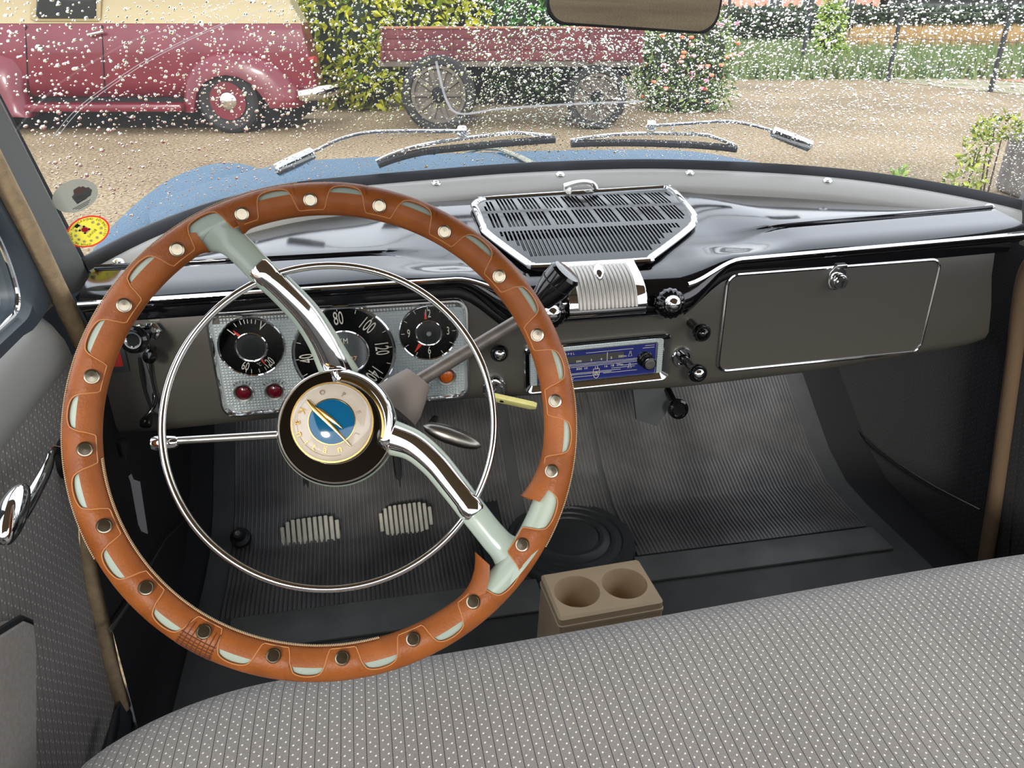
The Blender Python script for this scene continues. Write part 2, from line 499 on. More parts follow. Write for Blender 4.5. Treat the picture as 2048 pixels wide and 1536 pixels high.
# roof shell over the front seat, cut short behind to let the sun in
rf = MB(); rows = []
for j in range(9):
    y = lerp(1.12, -.50, j/8); row = []
    for i in range(17):
        x = lerp(-.74, .74, i/16); z = ZTOP+.03+.055*(1-(x/.74)**2)+.03*sin(pi*j/8)
        yy = y-(.45*x*x if j == 0 else 0)
        row.append(V(x, yy, z))
    rows.append(row)
rf.grid(rows)
struct(rf.build('ceiling', HEADL))

# ---- left door: sill, cloth panel, quarter window frame, pocket, crank
def doorprof():
    # x, zr from the window ledge inward and down
    return [(-.765, -.322), (-.745, -.324), (-.730, -.335), (-.718, -.358), (-.712, -.385), (-.713, -.402), (-.720, -.412)]
dl = MB(); ys = [-.45+(1.055+.45)*i/24 for i in range(25)]
def door_end(zr):           # front edge of the door, read along the piping
    return interp([(-.95, .855), (-.874, .862), (-.739, .87), (-.626, .885), (-.546, .939), (-.418, 1.076), (-.324, 1.036), (-.2, .98), (0, .87)], zr)
rows = []
for x, z in doorprof():
    e = door_end(z); row = []
    for i in range(25):
        y = lerp(-.45, e, i/24); k = smooth((y-(e-.10))/.10)
        row.append(V(x-.03*k*k, y, z-.018*k))
    rows.append(row)
dl.grid(rows)
door1 = struct(dl.build('door_1', SILLP))
dp = MB(); rows = []; uvs = []
for j in range(13):
    z = lerp(-.408, -.90, j/12); e = door_end(z); row = []; u = []
    for i in range(25):
        y = lerp(-.45, e, i/24); row.append(V(-.718-.006*smooth((y-e+.06)/.06), y, z)); u.append((y-z*.38, z))
    rows.append(row); uvs.append(u)
dp.grid(rows, uv=uvs)
dp.build('door_cloth_panel', FABD, door1)
ds = MB().grid([[V(-.716+.004*(j == 1), lerp(-.45, door_end(-.80), i/10), lerp(-.80, -.93, j/3)-.06*(i/10)) for i in range(11)] for j in range(4)])
ds.build('kick_plate', mat('door_bottom', (44, 49, 54), .45), door1)
# window frame around the quarter glass and the side window
def wallx(zr): return -.752+.0*zr
fr = MB()
outer = [(1.070, -.345), (.962, -.159), (.86, .02), (.80, .14), (.74, .235), (.52, .235), (.52, -.330), (.9, -.335)]
hole = [(.955, -.262), (.955, -.285), (.945, -.312), (.92, -.322), (.70, -.318), (.66, -.30), (.66, .12), (.68, .17), (.74, .14)]
def doorpt(y, z, x=-.742): return V(x, y, z)
ho = roundpoly([doorpt(y, z) for y, z in ((.955, -.318), (.64, -.316), (.64, .17), (.735, .17), (.955, -.245))], .05, 6)
ou = []
for p in ho:
    c = Vector((0, .80, CAM.z-.10)); d = Vector((0, p.y-c.y, p.z-c.z)).normalized()
    # push outwards to the frame outline
    t = 9.
    O = [(1.075, -.352), (.985, -.185), (.86, .05), (.76, .235), (.58, .235), (.58, -.345)]
    for i in range(len(O)):
        (ay, az), (by, bz) = O[i-1], O[i]; ay -= c.y; by -= c.y; az += CAM.z-c.z; bz += CAM.z-c.z
        den = d.y*(bz-az)-d.z*(by-ay)
        if abs(den) < 1e-9: continue
        tt = (ay*(bz-az)-az*(by-ay))/den; ss = (ay*d.z-az*d.y)/den
        if tt > 0 and -1e-6 <= ss <= 1+1e-6: t = min(t, tt)
    ou.append(Vector((-.742, c.y+d.y*t, c.z+d.z*t)))
fr.loft([[p+Vector((-.02, 0, 0)) for p in ho], [p+Vector((.006, 0, 0)) for p in ho], [p+(q-p)*.25+Vector((.016, 0, 0)) for p, q in zip(ho, ou)], [p+(q-p)*.8+Vector((.014, 0, 0)) for p, q in zip(ho, ou)], ou])
fr.build('quarter_window_frame', WINP, door1)
bp_ = MB().add([V(-.768, y, z) for y, z in ((.90, -.345), (.985, -.20), (1.05, -.20), (1.15, -.315), (1.25, -.335), (1.25, -.66), (.84, -.66), (.84, -.47), (.90, -.40))], [(0, 1, 2, 3, 4, 5, 6, 7, 8)])
bp_.build('door_front_edge', WINP, door1, smooth=False)
fc = MB().tube([p+Vector((.006, 0, 0)) for p in ho], .0032, 8, closed=True)
fc.build('quarter_window_chrome', CHROME, door1, 'chrome edging')
qg = MB(); qg.add([p+Vector((-.004, 0, 0)) for p in ho], [tuple(range(len(ho)))])
struct(qg.build('window_2', PANE))
# grey map pocket low on the door with black piping
pk = [atx(*p, -.702) for p in ((-160, 1420), (-60, 1300), (0, 1262), (40, 1238), (58, 1245), (63, 1290), (63, 1420), (63, 1536), (63, 1640), (-160, 1640))]
kk = MB(); kk.loft([[p+Vector((-.02, 0, 0)) for p in pk], pk, [p.lerp(sum(pk, Vector())/len(pk), .06)+Vector((.006, 0, 0)) for p in pk]], False, True)
kk.build('map_pocket', POCK, door1, 'grey vinyl map pocket')
MB().tube(pk, .0042, 8, closed=True).build('pocket_piping', RUBBER, door1, 'black piping')
# window crank
ck = thing('window_crank', 'curved chrome window crank with a pear shaped grip on the cloth door panel', 'crank', atx(118, 905, -.70))
hub = atx(150, 915, -.705)
MB().lathe([(0.026, -.016), (.026, .004), (.022, .010), (.012, .012), (0, .012)], frame(hub, (0, 1, 0), (0, 0, 1)), 24).build('crank_boss', RUBBER, ck, 'black rubber boss')
cp = catmull([atx(*p, x) for p, x in (((128, 905), -.690), ((106, 905), -.676), ((95, 935), -.668), ((80, 965), -.664), ((60, 1000), -.662), ((40, 1030), -.662))], 5)
n_ = len(cp)
MB().tube(cp, [lerp(.0062, .0105, i/(n_-1)) for i in range(n_)], 12, up=(1, 0, 0), fl=.55).build('crank_arm', CHROME, ck)
gp = [atx(*p, -.652) for p in ((50, 975), (40, 990), (28, 1015), (18, 1045), (10, 1072), (5, 1085))]
MB().tube(catmull(gp, 4), [.004+.0105*sin(pi*min(1, (i+.6)/21)) for i in range(21)], 14, up=(1, 0, 0), fl=.8).build('crank_grip', CHROME, ck)

# door-opening piping (beige), both sides
pl = [atx(*p, -.722) for p in ((-70, 215), (0, 352), (60, 468), (112, 575), (160, 672), (183, 735), (178, 850), (170, 950), (168, 1050), (178, 1150), (203, 1260), (222, 1350), (243, 1415))]
struct(MB().tube(catmull(pl, 6), .0125, 12).build('trim_4', BEIGE))
pr = [atx(*p, .722) for p in ((2110, 480), (2068, 520), (2048, 560), (2036, 640), (2030, 700), (2010, 850), (1988, 1010), (1970, 1130), (1965, 1200))]
struct(MB().tube(catmull(pr, 6), .0125, 12).build('trim_7', mat('brown_cloth', (92, 74, 54), .9, bump=.4, bs=300)))
# right door: dark cloth panel behind the piping and its window ledge
rd = MB(); rows = []; uvs = []
for j in range(9):
    z = lerp(-.36, -.92, j/8); e = interp([(-.92, .89), (-.85, .90), (-.59, .965), (-.36, 1.03)], z)
    rows.append([V(.742, lerp(-.45, e+.03, i/16), z) for i in range(17)]); uvs.append([(lerp(-.45, e, i/16), z) for i in range(17)])
rd.grid(rows, uv=uvs, flip=True)
struct(rd.build('door_2', FABK))
MB().grid([[V(x, lerp(-.45, 1.06, i/10), z) for i in range(11)] for x, z in ((.742, -.37), (.735, -.34), (.75, -.322), (.78, -.32))]).build('door_ledge', SILLP, bpy.data.objects['door_2'])

# unseen cabin rear, added for its effect on the light: bulkhead, both side panels
rc = MB()
rc.grid([[V(x, y, z) for x in (-.74, 0, .74)] for y, z in ((-1.2, FZ), (-1.25, -.4), (-1.5, -.32))], flip=False)
struct(rc.build('wall_back', DARK))
for sx, nm in ((-.745, 'wall_rear_left'), (.745, 'wall_rear_right')):
    q_ = MB().grid([[V(sx, lerp(-1.5, -.44, i/6), z) for i in range(7)] for z in (FZ, -.34)]); struct(q_.build(nm, DARK))
# A pillars with their screws
def pillar(name, sgn):
    pts = []
    mb = MB(); rows = []
    for t in [i/12 for i in range(13)]:
        zr = lerp(-.36, .22, t); x = XL if sgn < 0 else XR+.012
        zz = max(zr, zb(x)-.02)
        y = 1.40-.45*x*x-RAKE*(zr-zb(x))
        if sgn < 0: y = lerp(1.152, .835, t) if True else y
        e = Vector((x, y, CAM.z+zr))
        n = Vector((-sgn*.0, 0, 0))
        # section: glass edge, rolled face, back edge toward the door
        o = sgn
        sec = [(0, .030), (-.004, .016), (.001, .004), (.006, -.012), (.016, -.030), (.022, -.046), (.036, -.052), (.05, -.046)]
        rows.append([e+Vector((o*a, b, 0)) for a, b in sec])
    mb.grid(rows, flip=sgn > 0)
    o = struct(mb.build(name, DGREYP))
    return o
trimL = pillar('trim_2', -1)
trimR = pillar('trim_3', 1)

MB().tube([V(XL-.005, lerp(1.152, .835, t)+.028, lerp(-.33, .22, t)) for t in [i/10 for i in range(11)]], .0045, 8).build('glass_seal', RUBBER, trimL, 'dark rubber glass seal')
# ---- windshield lower trim band with rubber lip
def nin(x):                  # inward horizontal direction at x
    return Vector((-.9*x, -1, 0)).normalized()
rub, band = MB(), MB(); rr, rb = [], []
for p in BASE:
    n = nin(p.x)
    rr.append([p+n*(-.012)+Z3*(-.03), p+n*(-.010)+Z3*.001, p+n*0.0+Z3*.0025, p+n*.006+Z3*(-.001), p+n*.014+Z3*(-.009), p+n*.018+Z3*(-.016)])
    rb.append([p+n*.015+Z3*(-.020), p+n*.0165+Z3*(-.0125), p+n*.021+Z3*(-.0110), p+n*.034+Z3*(-.0145), p+n*.048+Z3*(-.022), p+n*.060+Z3*(-.032), p+n*.066+Z3*(-.040), p+n*.066+Z3*(-.05)])
rub.grid(rr, flip=True); band.grid(rb, flip=True)
tb = struct(band.build('trim_1', GREYP))
rub.build('rubber_lip', RUBBER, tb, 'black rubber lip')
SCREW = MB().lathe([(.0078, -.002), (.0078, .0006), (.0066, .0016), (.0056, .0014), (.0050, .0024), (.003, .0032), (0, .0035)], ID, 18)
for a in (0, pi/2): SCREW.box(Matrix.Rotation(a, 4, 'Z') @ Matrix.Translation((0, 0, .0034)), (.0058, .0010, .0008))
SCREW_ME = meshof(SCREW, 'screw', CHROME)
def bandpt(p, k=.036, dz=-.0145): return p+nin(p.x)*k+Z3*dz
def screw_at(px, py, parent):
    best = min(BASE, key=lambda p: (proj(bandpt(p))[0]-px)**2)
    M = frame(bandpt(best)+Vector((0, 0, .0005)), RT, (0, .62, .78)) if False else None
    n = (nin(best.x)*.42+Z3*.9).normalized(); x = n.cross(Vector((0, 1, 0))).normalized()
    M = Matrix((x, n.cross(x), n)).transposed().to_4x4(); M.translation = bandpt(best)
    inst('screw', SCREW_ME, M, parent)
def proj(P):
    d = P-CAM; return (1024+FPX*d.dot(RT)/d.dot(FW), 768-FPX*d.dot(UP)/d.dot(FW))
for q in ((226, 510), (502, 412), (860, 371), (1130, 347), (1391, 338), (1660, 352), (1972, 396)): screw_at(*q, tb)
for q in ((5, 251), (130, 498)):
    P = onsurf(q[0], q[1], lambda p: p.x-(XL-.010)-.0*(p.z), .4, 2.)
    M = frame(P, (0, 1, 0), (0, 0, 1)); inst('screw', SCREW_ME, M, trimL)

# ================================================================== DASHBOARD
TT = [(-.70, -.332), (-.671, -.332), (-.226, -.330), (.183, -.326), (.673, -.312), (.70, -.311)]
def tz(x): return interp(TT, x)
def zc(y): return -.2965+.12*(y-1.2)-.40*(y-1.2)**2
def wmid(x): return 1-smooth((abs(x+.002)-.115)/.095)
def dash_profile(x):
    w = wmid(x); k = Vector((0, 0, 0))
    yb = 1.40-.45*x*x-.063; z0 = zb(x)-.046
    t = tz(x); cz = t+.0205; cy = min(1.085, yb-.02)
    side = [(yb, z0), (lerp(yb, cy, .35), lerp(z0, cz, .35)+.003), (lerp(yb, cy, .7), lerp(z0, cz, .7)+.004), (cy+.003, cz+.0035), (cy, cz+.001), (cy-.003, cz-.0025), (cy-.006, cz-.0015), (lerp(cy, 1.0, .45), t+.0150), (1.024, t+.0118), (1.009, t+.0072), (1.0, t), (.9995, t-.006), (1.003, t-.011), (1.012, t-.016), (1.019, t-.020)]
    mid = [(yb, z0), (1.30, zc(1.30)-.003), (1.20, zc(1.20)-.005), (1.12, zc(1.12)-.006), (1.10, zc(1.10)-.006), (1.085, zc(1.085)-.006), (1.07, zc(1.07)-.006), (1.045, zc(1.045)-.007), (1.02, -.337), (1.0, -.343), (.985, -.354), (.976, -.370), (.975, -.385), (.983, -.398), (1.012, -.409)]
    wt = 1-smooth((abs(x+.002)-.215)/.12)
    out = []
    for i, (a, b) in enumerate(zip(side, mid)):
        q = wt if i < 7 else lerp(wt, w, (.35, .65, .88)[i-7]) if i < 10 else w
        out.append((lerp(a[0], b[0], q), lerp(a[1], b[1], q)))
    return out
dash = thing('dashboard', 'wide dashboard with glossy black top and taupe metal face below the windshield', 'dashboard', V(0, 1.02, -.53))
XS = sorted(set([round(-.69+1.38*i/60, 4) for i in range(61)]+[round(s*(.10+.21*i/26), 4) for i in range(27) for s in (-1, 1)]))
top = MB(); rows = []
for x in XS:
    P = catmull([V(x, y, z) for y, z in dash_profile(x)], 3); rows.append(P)
top.grid(rows)
top.build('top_panel', BLACK, dash, 'glossy black top', ang=50)
# face
ZBOT = [(-.69, -.540), (-.2, -.532), (.15, -.545), (.4, -.537), (.62, -.518), (.69, -.510)]
def facetop(x):
    p = dash_profile(x)[-1]; return p
YF = 1.018
fc_ = MB(); rows = []
for x in XS+[.694, .697]:
    xx = min(x, .673); yt, zt = facetop(min(x, .69)); z1 = interp(ZBOT, x)
    e = smooth((x-.67)/.027); zb_ = z1+.026*smooth((x-.64)/.057)**2
    pr_ = [(yt+.004, zt+.004), (YF-.001, zt-.008), (YF, lerp(zt, zb_, .3)), (YF, lerp(zt, zb_, .6)), (YF, zb_+.022), (YF+.004, zb_+.010), (YF+.012, zb_+.002), (YF+.03, zb_), (YF+.06, zb_+.002)]
    rows.append([V(x if x < .6 else lerp(.6, .6+(min(x, .697)-.6)*(lerp(.675, .726, smooth((-.33-z)/.17))-.6)/.097, 1), y+.05*e*e, z) for y, z in pr_])
fc_.grid(rows)
fc_.build('front_panel', TAUPE, dash, 'taupe metal face')
# dark band under the brow
for nm, lo, hi in (('brow_band', -.69, -.135), ('brow_band', .135, .676)):
    b_ = MB(); rows = []
    for x in [lerp(lo, hi, i/40) for i in range(41)]:
        y, z = facetop(x); rows.append([V(x, YF-.0035, z+.004), V(x, YF-.0045, z-.004), V(x, YF-.0025, z-.013)])
    b_.grid(rows); b_.build(nm, BLACK, dash, 'black band under the brow')
# chrome strips on the brow edge
for lo, hi in ((-.69, -.128), (.122, .69)):
    P = []
    for x in [lerp(lo, hi, i/60) for i in range(61)]:
        y, z = dash_profile(x)[10]; P.append(V(x, y-.002, z))
    MB().tube(P, .0034, 8).build('chrome_strip', CHROME, dash, 'chrome strip along the brow')
def face(px, py, off=0.): return aty(px, py, YF-off)
FX, FY = Vector((1, 0, 0)), Vector((0, 0, 1))
def fframe(px, py, off=0., tilt=0.):
    return Matrix.Translation(face(px, py, off)) @ frame((0, 0, 0), FX, FY) @ Matrix.Rotation(tilt, 4, 'Z')
def rect_frame(TL, TR, BR, BL, off=0.):
    a, b, c, d = [face(*p, off) for p in (TL, TR, BR, BL)]
    o = (a+b+c+d)/4; x = ((b-a)+(c-d)).normalized(); M = frame(o, x, FY)
    wd = ((b-a).length+(c-d).length)/2; h = ((a-d).length+(b-c).length)/2
    return M, wd, h
def rrect(wd, h, r, n=6):
    out = []
    for cx, cy, a0 in ((wd/2-r, h/2-r, 0), (-wd/2+r, h/2-r, pi/2), (-wd/2+r, -h/2+r, pi), (wd/2-r, -h/2+r, 1.5*pi)):
        for k in range(n+1): out.append((cx+r*cos(a0+k/n*pi/2), cy+r*sin(a0+k/n*pi/2)))
    return out
def ringloft(mb, M, specs, n=6, cap=False):
    mb.loft([[M @ Vector((x, y, h)) for x, y in rrect(wd, hh, r, n)] for wd, hh, r, h in specs], False, cap); return mb

# ---- glovebox door
M, gw, gh = rect_frame((1452, 553), (1873, 517), (1840, 702), (1438, 738))
gd = ringloft(MB(), M, [(gw, gh, .016, -.004), (gw, gh, .016, .0015), (gw-.003, gh-.003, .015, .003)], cap=True).build('glovebox_door', TAUPE, dash, 'taupe glovebox door with chrome outline')
MB().tube([M @ Vector((x, y, .002)) for x, y in rrect(gw+.002, gh+.002, .017, 8)], .0030, 8, closed=True, up=M.col[2].xyz).build('glovebox_trim', CHROME, gd, 'chrome outline')
lk = fframe(1672, 556, .004)
mb = MB().prism([(x*.017, y*.017) for x, y in ((-.85, -.3), (-.6, -.9), (0, -1.1), (.6, -.9), (.85, -.3), (.8, .6), (.45, 1.1), (-.45, 1.1), (-.8, .6))], lk, -.002, .003, .001)
mb.lathe([(.0125, .002), (.0125, .010), (.0115, .012), (.0105, .0125), (.0100, .016), (.0085, .0175), (0, .0175)], lk @ Matrix.Translation((.001, -.003, 0)), 24)
mb.box(lk @ Matrix.Translation((.004, .019, .002)), (.018, .007, .006), .0015)
gl_ = mb.build('glovebox_lock', CHROME, gd, 'chrome lock with keyhole')
MB().lathe([(.0026, .0172), (.0026, .0180), (0, .0180)], lk @ Matrix.Translation((.001, -.0015, 0)), 12).box(lk @ Matrix.Translation((.001, -.006, .0176)), (.0022, .006, .0010)).build('keyhole', HOLE, gd)

# ---- knobs
def ballknob(px, py, y, r, name='pull_knob', lbl='black pull knob with chrome ball end', ring=False, stem=.03, ball=CHROME, axis=(0, -1, .0)):
    P = aty(px, py, y); M = frame(P, (1, 0, 0), (0, 0, 1)); st = max(.004, YF-y)
    mb = MB().lathe([(r*.55, -st), (r*.5, -r*.9), (r*.95, -r*.7), (r*1.1, -r*.2), (r*1.1, r*.1), (r*.95, r*.35), (r*.78, r*.35), (r*.74, r*.2)], M, 28)
    k = mb.build(name, KNOBB, dash, lbl)
    MB().lathe([(r*.76, r*.15), (r*.72, r*.42), (r*.55, r*.66), (r*.3, r*.8), (0, r*.85)], M, 24).build('knob_cap', ball, k, 'chrome cap' if ball is CHROME else None)
    if ring: MB().lathe([(r*1.35, -st-.001), (r*1.35, -st+.003), (r*1.2, -st+.006), (r*.9, -st+.006), (r*.8, -st+.002)], M, 28).build('knob_ring', CHROME, k, 'chrome ring')
    return k
ballknob(999, 707, .998, .0118)
ballknob(1396, 747, .955, .0128, ring=True)
ballknob(1404, 666, .975, .0125, lbl='plain black pull knob', ball=KNOBB)
# fluted heater knobs
def fluted(px, py, y, lbl):
    P = aty(px, py, y); M = frame(P, (1, -.05, 0), (0, .3, 1)); r = .0215
    md = lambda a, q, h: 1+.07*(abs(((a*16/(2*pi)) % 1)-.5)*2-.5)*(1 if q > .012 else 0)
    k = MB().lathe([(.013, -.035), (.015, -.012), (r*.9, -.010), (r, -.004), (r, .002), (r*.86, .008), (r*.62, .011), (r*.58, .009)], M, 96, md).build('fluted_knob', KNOBB, dash, lbl)
    MB().lathe([(r*.60, .007), (r*.58, .013), (r*.46, .019), (r*.26, .023), (0, .0245)], M, 24).build('knob_cap', CHROME, k, 'chrome cap')
fluted(1340, 607, .955, 'fluted black heater knob with chrome ball, passenger side of the ashtray')
fluted(1101, 626, .955, 'fluted black heater knob with chrome ball, driver side of the ashtray')
# knob on rod with bracket under the dash
P = aty(1356, 818, 1.0); M = frame(P, (1, 0, 0), (0, .25, 1))
kb = MB().lathe([(.010, -.02), (.0155, -.008), (.0165, 0), (.0155, .005), (.012, .007), (.010, .004), (0, .004)], M, 28)
kb.tube([aty(1330, 770, 1.06), aty(1352, 812, 1.012)], .006, 8)
kb.build('pull_knob', KNOBB, dash, 'black knob on a rod under the dash')
mb = MB().prism([(0, .03), (.075, .03), (.06, -.03), (.045, -.05), (.01, -.035)], frame(aty(1262, 800, 1.05), (1, 0, 0), (0, .1, 1)), -.004, .003)
mb.build('knob_bracket', mat('bracket_grey', (56, 60, 60), .6), dash)
# small latch lever on top by the windshield
P0 = onsurf(1135, 374, lambda p: p.z-CAM.z-zc(p.y)-.012, .8, 2.)
lt = MB().tube(catmull([P0+Vector((-.006, 0, .0)), P0+Vector((.012, -.002, .006)), P0+Vector((.03, -.004, .008)), P0+Vector((.044, -.008, .004)), P0+Vector((.046, -.016, -.004))], 4), [.0085, .0090, .0085, .0078, .0075, .0072, .0070, .007, .007, .0072, .0074, .0076, .0076, .0072, .0066, .006, .005][:17], 10, up=(0, 0, 1), fl=.7)
lt.lathe([(.009, -.012), (.009, .002), (.007, .006), (0, .008)], Matrix.Translation(P0), 16)
lt.build('vent_latch', SATIN, dash, 'brushed metal latch lever')
# red framed label on the face behind the wheel
M = fframe(226, 716, .002)
rl = MB().box(M, (.034, .042, .003), .001).build('label_plate', mat('label_grey', (52, 54, 54), .5), dash, 'small red label in grey frame')
MB().box(M @ Matrix.Translation((0, .002, .0018)), (.022, .028, .001)).build('label_field', REDL, rl)

# ---- defroster grille
gr = thing('vent_grille', 'slotted black dash-top grille in a chrome frame above the ashtray', 'grille', V(0, 1.17, -.31))
gs = lambda p: p.z-CAM.z-(zc(p.y)+.002)
GP = [(948, 412), (953, 404), (966, 399), (990, 396), (1310, 375), (1332, 375), (1346, 381), (1357, 392), (1386, 428), (1387, 437), (1380, 455), (1306, 512), (1282, 522), (1078, 533), (1064, 530), (1050, 523), (976, 468), (966, 452), (953, 422)]
G3 = [onsurf(px, py, gs, .6, 2.) for px, py in GP]
MB().tube(catmull(G3, 4, True), .0058, 8, closed=True, up=(0, .1, 1), fl=.8).build('chrome_frame', CHROME, gr, 'chrome frame')
cen = sum(G3, Vector())/len(G3)
# slotted plate: bars kept as a grid of strips, slots left open
ymin, ymax = min(p.y for p in G3)+.004, max(p.y for p in G3)-.004
def span(y):
    xs_ = []
    for a, b in zip(G3, G3[1:]+G3[:1]):
        if (a.y-y)*(b.y-y) <= 0 and abs(a.y-b.y) > 1e-9: xs_.append(a.x+(b.x-a.x)*(y-a.y)/(b.y-a.y))
    return (min(xs_)+.003, max(xs_)-.003) if len(xs_) >= 2 else (0, 0)
def gy(px, py): return onsurf(px, py, gs, .6, 2.).y
yr = [ymax, gy(1150, 392), gy(1155, 414), gy(1158, 419), gy(1165, 447), gy(1168, 455), gy(1172, 507), ymin]
pl_ = MB(); fl_ = []
def gz(x, y): return V(x, y, zc(y)+.002)
xa, xb = min(p.x for p in G3), max(p.x for p in G3)
pitch = .0063; ncol = int((xb-xa)/pitch)+1
xcols = []
for c in range(ncol):
    x0 = xa+c*pitch; xcols.append((x0, x0+pitch*.44, False)); xcols.append((x0+pitch*.44, x0+pitch, (c % 6) != 5))
ysub = []
for k in range(7):
    a, b = yr[k], yr[k+1]; n = 5 if k in (1, 3, 5) else 2
    for i in range(n): ysub.append((lerp(a, b, i/n), lerp(a, b, (i+1)/n), k in (1, 3, 5), k))
for ya, yb2, slot, k in ysub:
    la, ha = span(ya); lb, hb = span(yb2)
    for x0, x1, s in xcols:
        o_ = .0
        if slot and (s or (k == 5 and x1-x0 > pitch*.5)):
            inset = .014
            if x0 > max(la, lb)+inset*.7 and x1 < min(ha, hb)-inset*.7: continue
        q = [(max(la, min(ha, x0)), ya), (max(la, min(ha, x1)), ya), (max(lb, min(hb, x1)), yb2), (max(lb, min(hb, x0)), yb2)]
        if abs(q[0][0]-q[1][0])+abs(q[2][0]-q[3][0]) < 1e-6: continue
        up_ = [gz(*p) for p in q]; dn = [p-Vector((0, 0, .004)) for p in up_]
        pl_.add(up_+dn, [(3, 2, 1, 0), (0, 1, 5, 4), (1, 2, 6, 5), (2, 3, 7, 6), (3, 0, 4, 7)])
pl_.build('slotted_plate', mat('grille_black', (16, 17, 19), .22, coat=.2), gr, smooth=False)
un = MB(); n_ = len(G3); un.loft([[p-Vector((0, 0, .001)) for p in G3], [p-Vector((0, 0, .0075)) for p in G3]], False, True)
un.build('grille_well', HOLE, gr)

# ---- ashtray on the waterfall
ash = thing('ashtray', 'chrome ashtray with ribbed silver lid in the dash centre', 'ashtray', V(.008, .97, -.40))
def ash_loop(x, k=0.):
    return [V(x, y, z) for y, z in ((1.022, -.324), (1.004, -.328+k), (.985-k, -.334+k), (.968-k, -.343+k*.6), (.957-k, -.355), (.952-k, -.368), (.953-k, -.377), (.960, -.384), (.985, -.390))]
ax0, ax1 = aty(1136, 600, .96).x, aty(1293, 600, .96).x
ab = MB(); rows = []
for x, k in ((ax0, -.006), (ax0+.001, -.001), (ax0+.003, 0), (ax1-.003, 0), (ax1-.001, -.001), (ax1, -.006)): rows.append(catmull(ash_loop(x, k), 3))
ab.grid(rows)
for x, fl__ in ((ax0, 0), (ax1, 1)):
    L_ = catmull(ash_loop(x, -.006), 3); ab.add(L_, [tuple(range(len(L_)))[::-1] if fl__ else tuple(range(len(L_)))])
ab.build('ashtray_body', CHROME, ash)
lid = MB(); rows = []; nr = 15; lx0, lx1 = ax0+.013, ax1-.015
for i in range(nr*6+1):
    t = i/(nr*6); x = lerp(lx0, lx1, t); k = .0018+.0024*abs(sin(pi*t*nr)); e = 1 if 0 < i < nr*6 else 0
    L_ = catmull(ash_loop(x, k*e-.001*(1-e)), 3)[2:16]; rows.append(L_)
lid.grid(rows)
ld = lid.build('ribbed_lid', mat('ribbed_silver', (178, 174, 166), .42, metal=.5), ash, 'ribbed silver lid', ang=60)
P = [aty(1196, 530, .985), aty(1197, 540, .972), aty(1199, 551, .962), aty(1200, 562, .957)]
MB().tube(catmull(P, 4), [.0042, .0056, .0066, .0072, .0076, .0076, .0074, .0068, .006, .005, .0038, .0026, .001], 12, up=(0, -.7, .7), fl=.7).build('lid_handle', CHROME, ash, 'teardrop chrome handle')

# ---- car radio
rad = thing('car_radio', 'chrome framed car radio with blue tuning dial under the ashtray', 'radio', face(1190, 725))
M, rw, rh = rect_frame((1043, 692), (1341, 662), (1336, 756), (1049, 785))
ringloft(MB(), M, [(rw, rh, .012, -.004), (rw, rh, .012, .006), (rw-.003, rh-.003, .011, .008), (rw-.006, rh-.006, .010, .0075), (rw-.022, rh-.022, .004, .001), (rw-.024, rh-.024, .003, .001)]).build('bezel', CHROME, rad, 'chrome bezel')
iw, ih = rw-.0225, rh-.022
knurl = MB(); nx, ny = int(iw/.0028), int(ih/.0032)
for i in range(nx):
    for j in range(ny):
        x0, y0 = -iw/2+iw*i/nx, -ih/2+ih*j/ny; dx, dy = iw/nx, ih/ny
        if abs(x0+dx/2) < iw/2-.011 and y0+dy/2 < ih/2-.0035: continue
        a = [M @ Vector(q) for q in ((x0, y0, .0012), (x0+dx, y0, .0012), (x0+dx, y0+dy, .0012), (x0, y0+dy, .0012), (x0+dx/2, y0+dy/2, .0026))]
        knurl.add(a, [(0, 1, 4), (1, 2, 4), (2, 3, 4), (3, 0, 4)])
knurl.build('knurled_band', ALU, rad, 'knurled silver band', smooth=False)
fw_, fh_ = iw-.022, ih-.006
FMc = M @ Matrix.Translation((0, -.0015, .0012))
ringloft(MB(), FMc, [(fw_+.003, fh_+.003, .003, -.001), (fw_+.003, fh_+.003, .003, .002), (fw_, fh_, .002, .002), (fw_, fh_, .002, 0)]).build('dial_frame', CHROME, rad)
df_ = MB().box(FMc @ Matrix.Translation((0, 0, -.0005)), (fw_, fh_, .001)).build('tuning_dial', RADIOB, rad, 'blue tuning dial')
def fpos(u, v): return FMc @ Matrix.Translation((-fw_/2+fw_*u, -fh_/2+fh_*v, .0003))
MB().box(fpos(.42, .70), (fw_*.60, fh_*.22, .0003)).build('scale_window', RADIOG, df_, 'grey scale window')
ln = MB()
for v, a, b in ((.545, .08, .85), (.50, .08, .85), (.45, .08, .85), (.24, .28, .70), (.20, .28, .62), (.12, .06, .52), (.07, .06, .30), (.16, .55, .84), (.30, .62, .82), (.36, .70, .84), (.93, .90, .98), (.86, .88, .98), (.88, .40, .80)):
    ln.box(fpos((a+b)/2, v) @ Matrix.Translation((0, 0, .0003)), (fw_*(b-a), .0006, .0003))
ln.box(fpos(.58, .70) @ Matrix.Translation((0, 0, .0003)), (.0008, fh_*.28, .0003))
for tx, u, v, s in (('O P E L', .26, .90, .0045), ('1', .16, .63, .005), ('200', .34, .63, .005), ('3', .445, .63, .0055), ('4', .53, .63, .0055), ('5', .615, .64, .0055), ('580m', .71, .66, .005), ('800', .345, .38, .005), ('10', .40, .38, .005), ('13', .49, .37, .0055), ('16', .57, .38, .005), ('18', .625, .38, .005), ('20m', .69, .39, .005), ('M', .10, .62, .004), ('L', .10, .42, .004)):
    ln.text(tx, fpos(u, v) @ Matrix.Translation((0, 0, .0004)), s, 1.2, .0001)
sh = fpos(.49, .17) @ Matrix.Translation((0, 0, .0006))
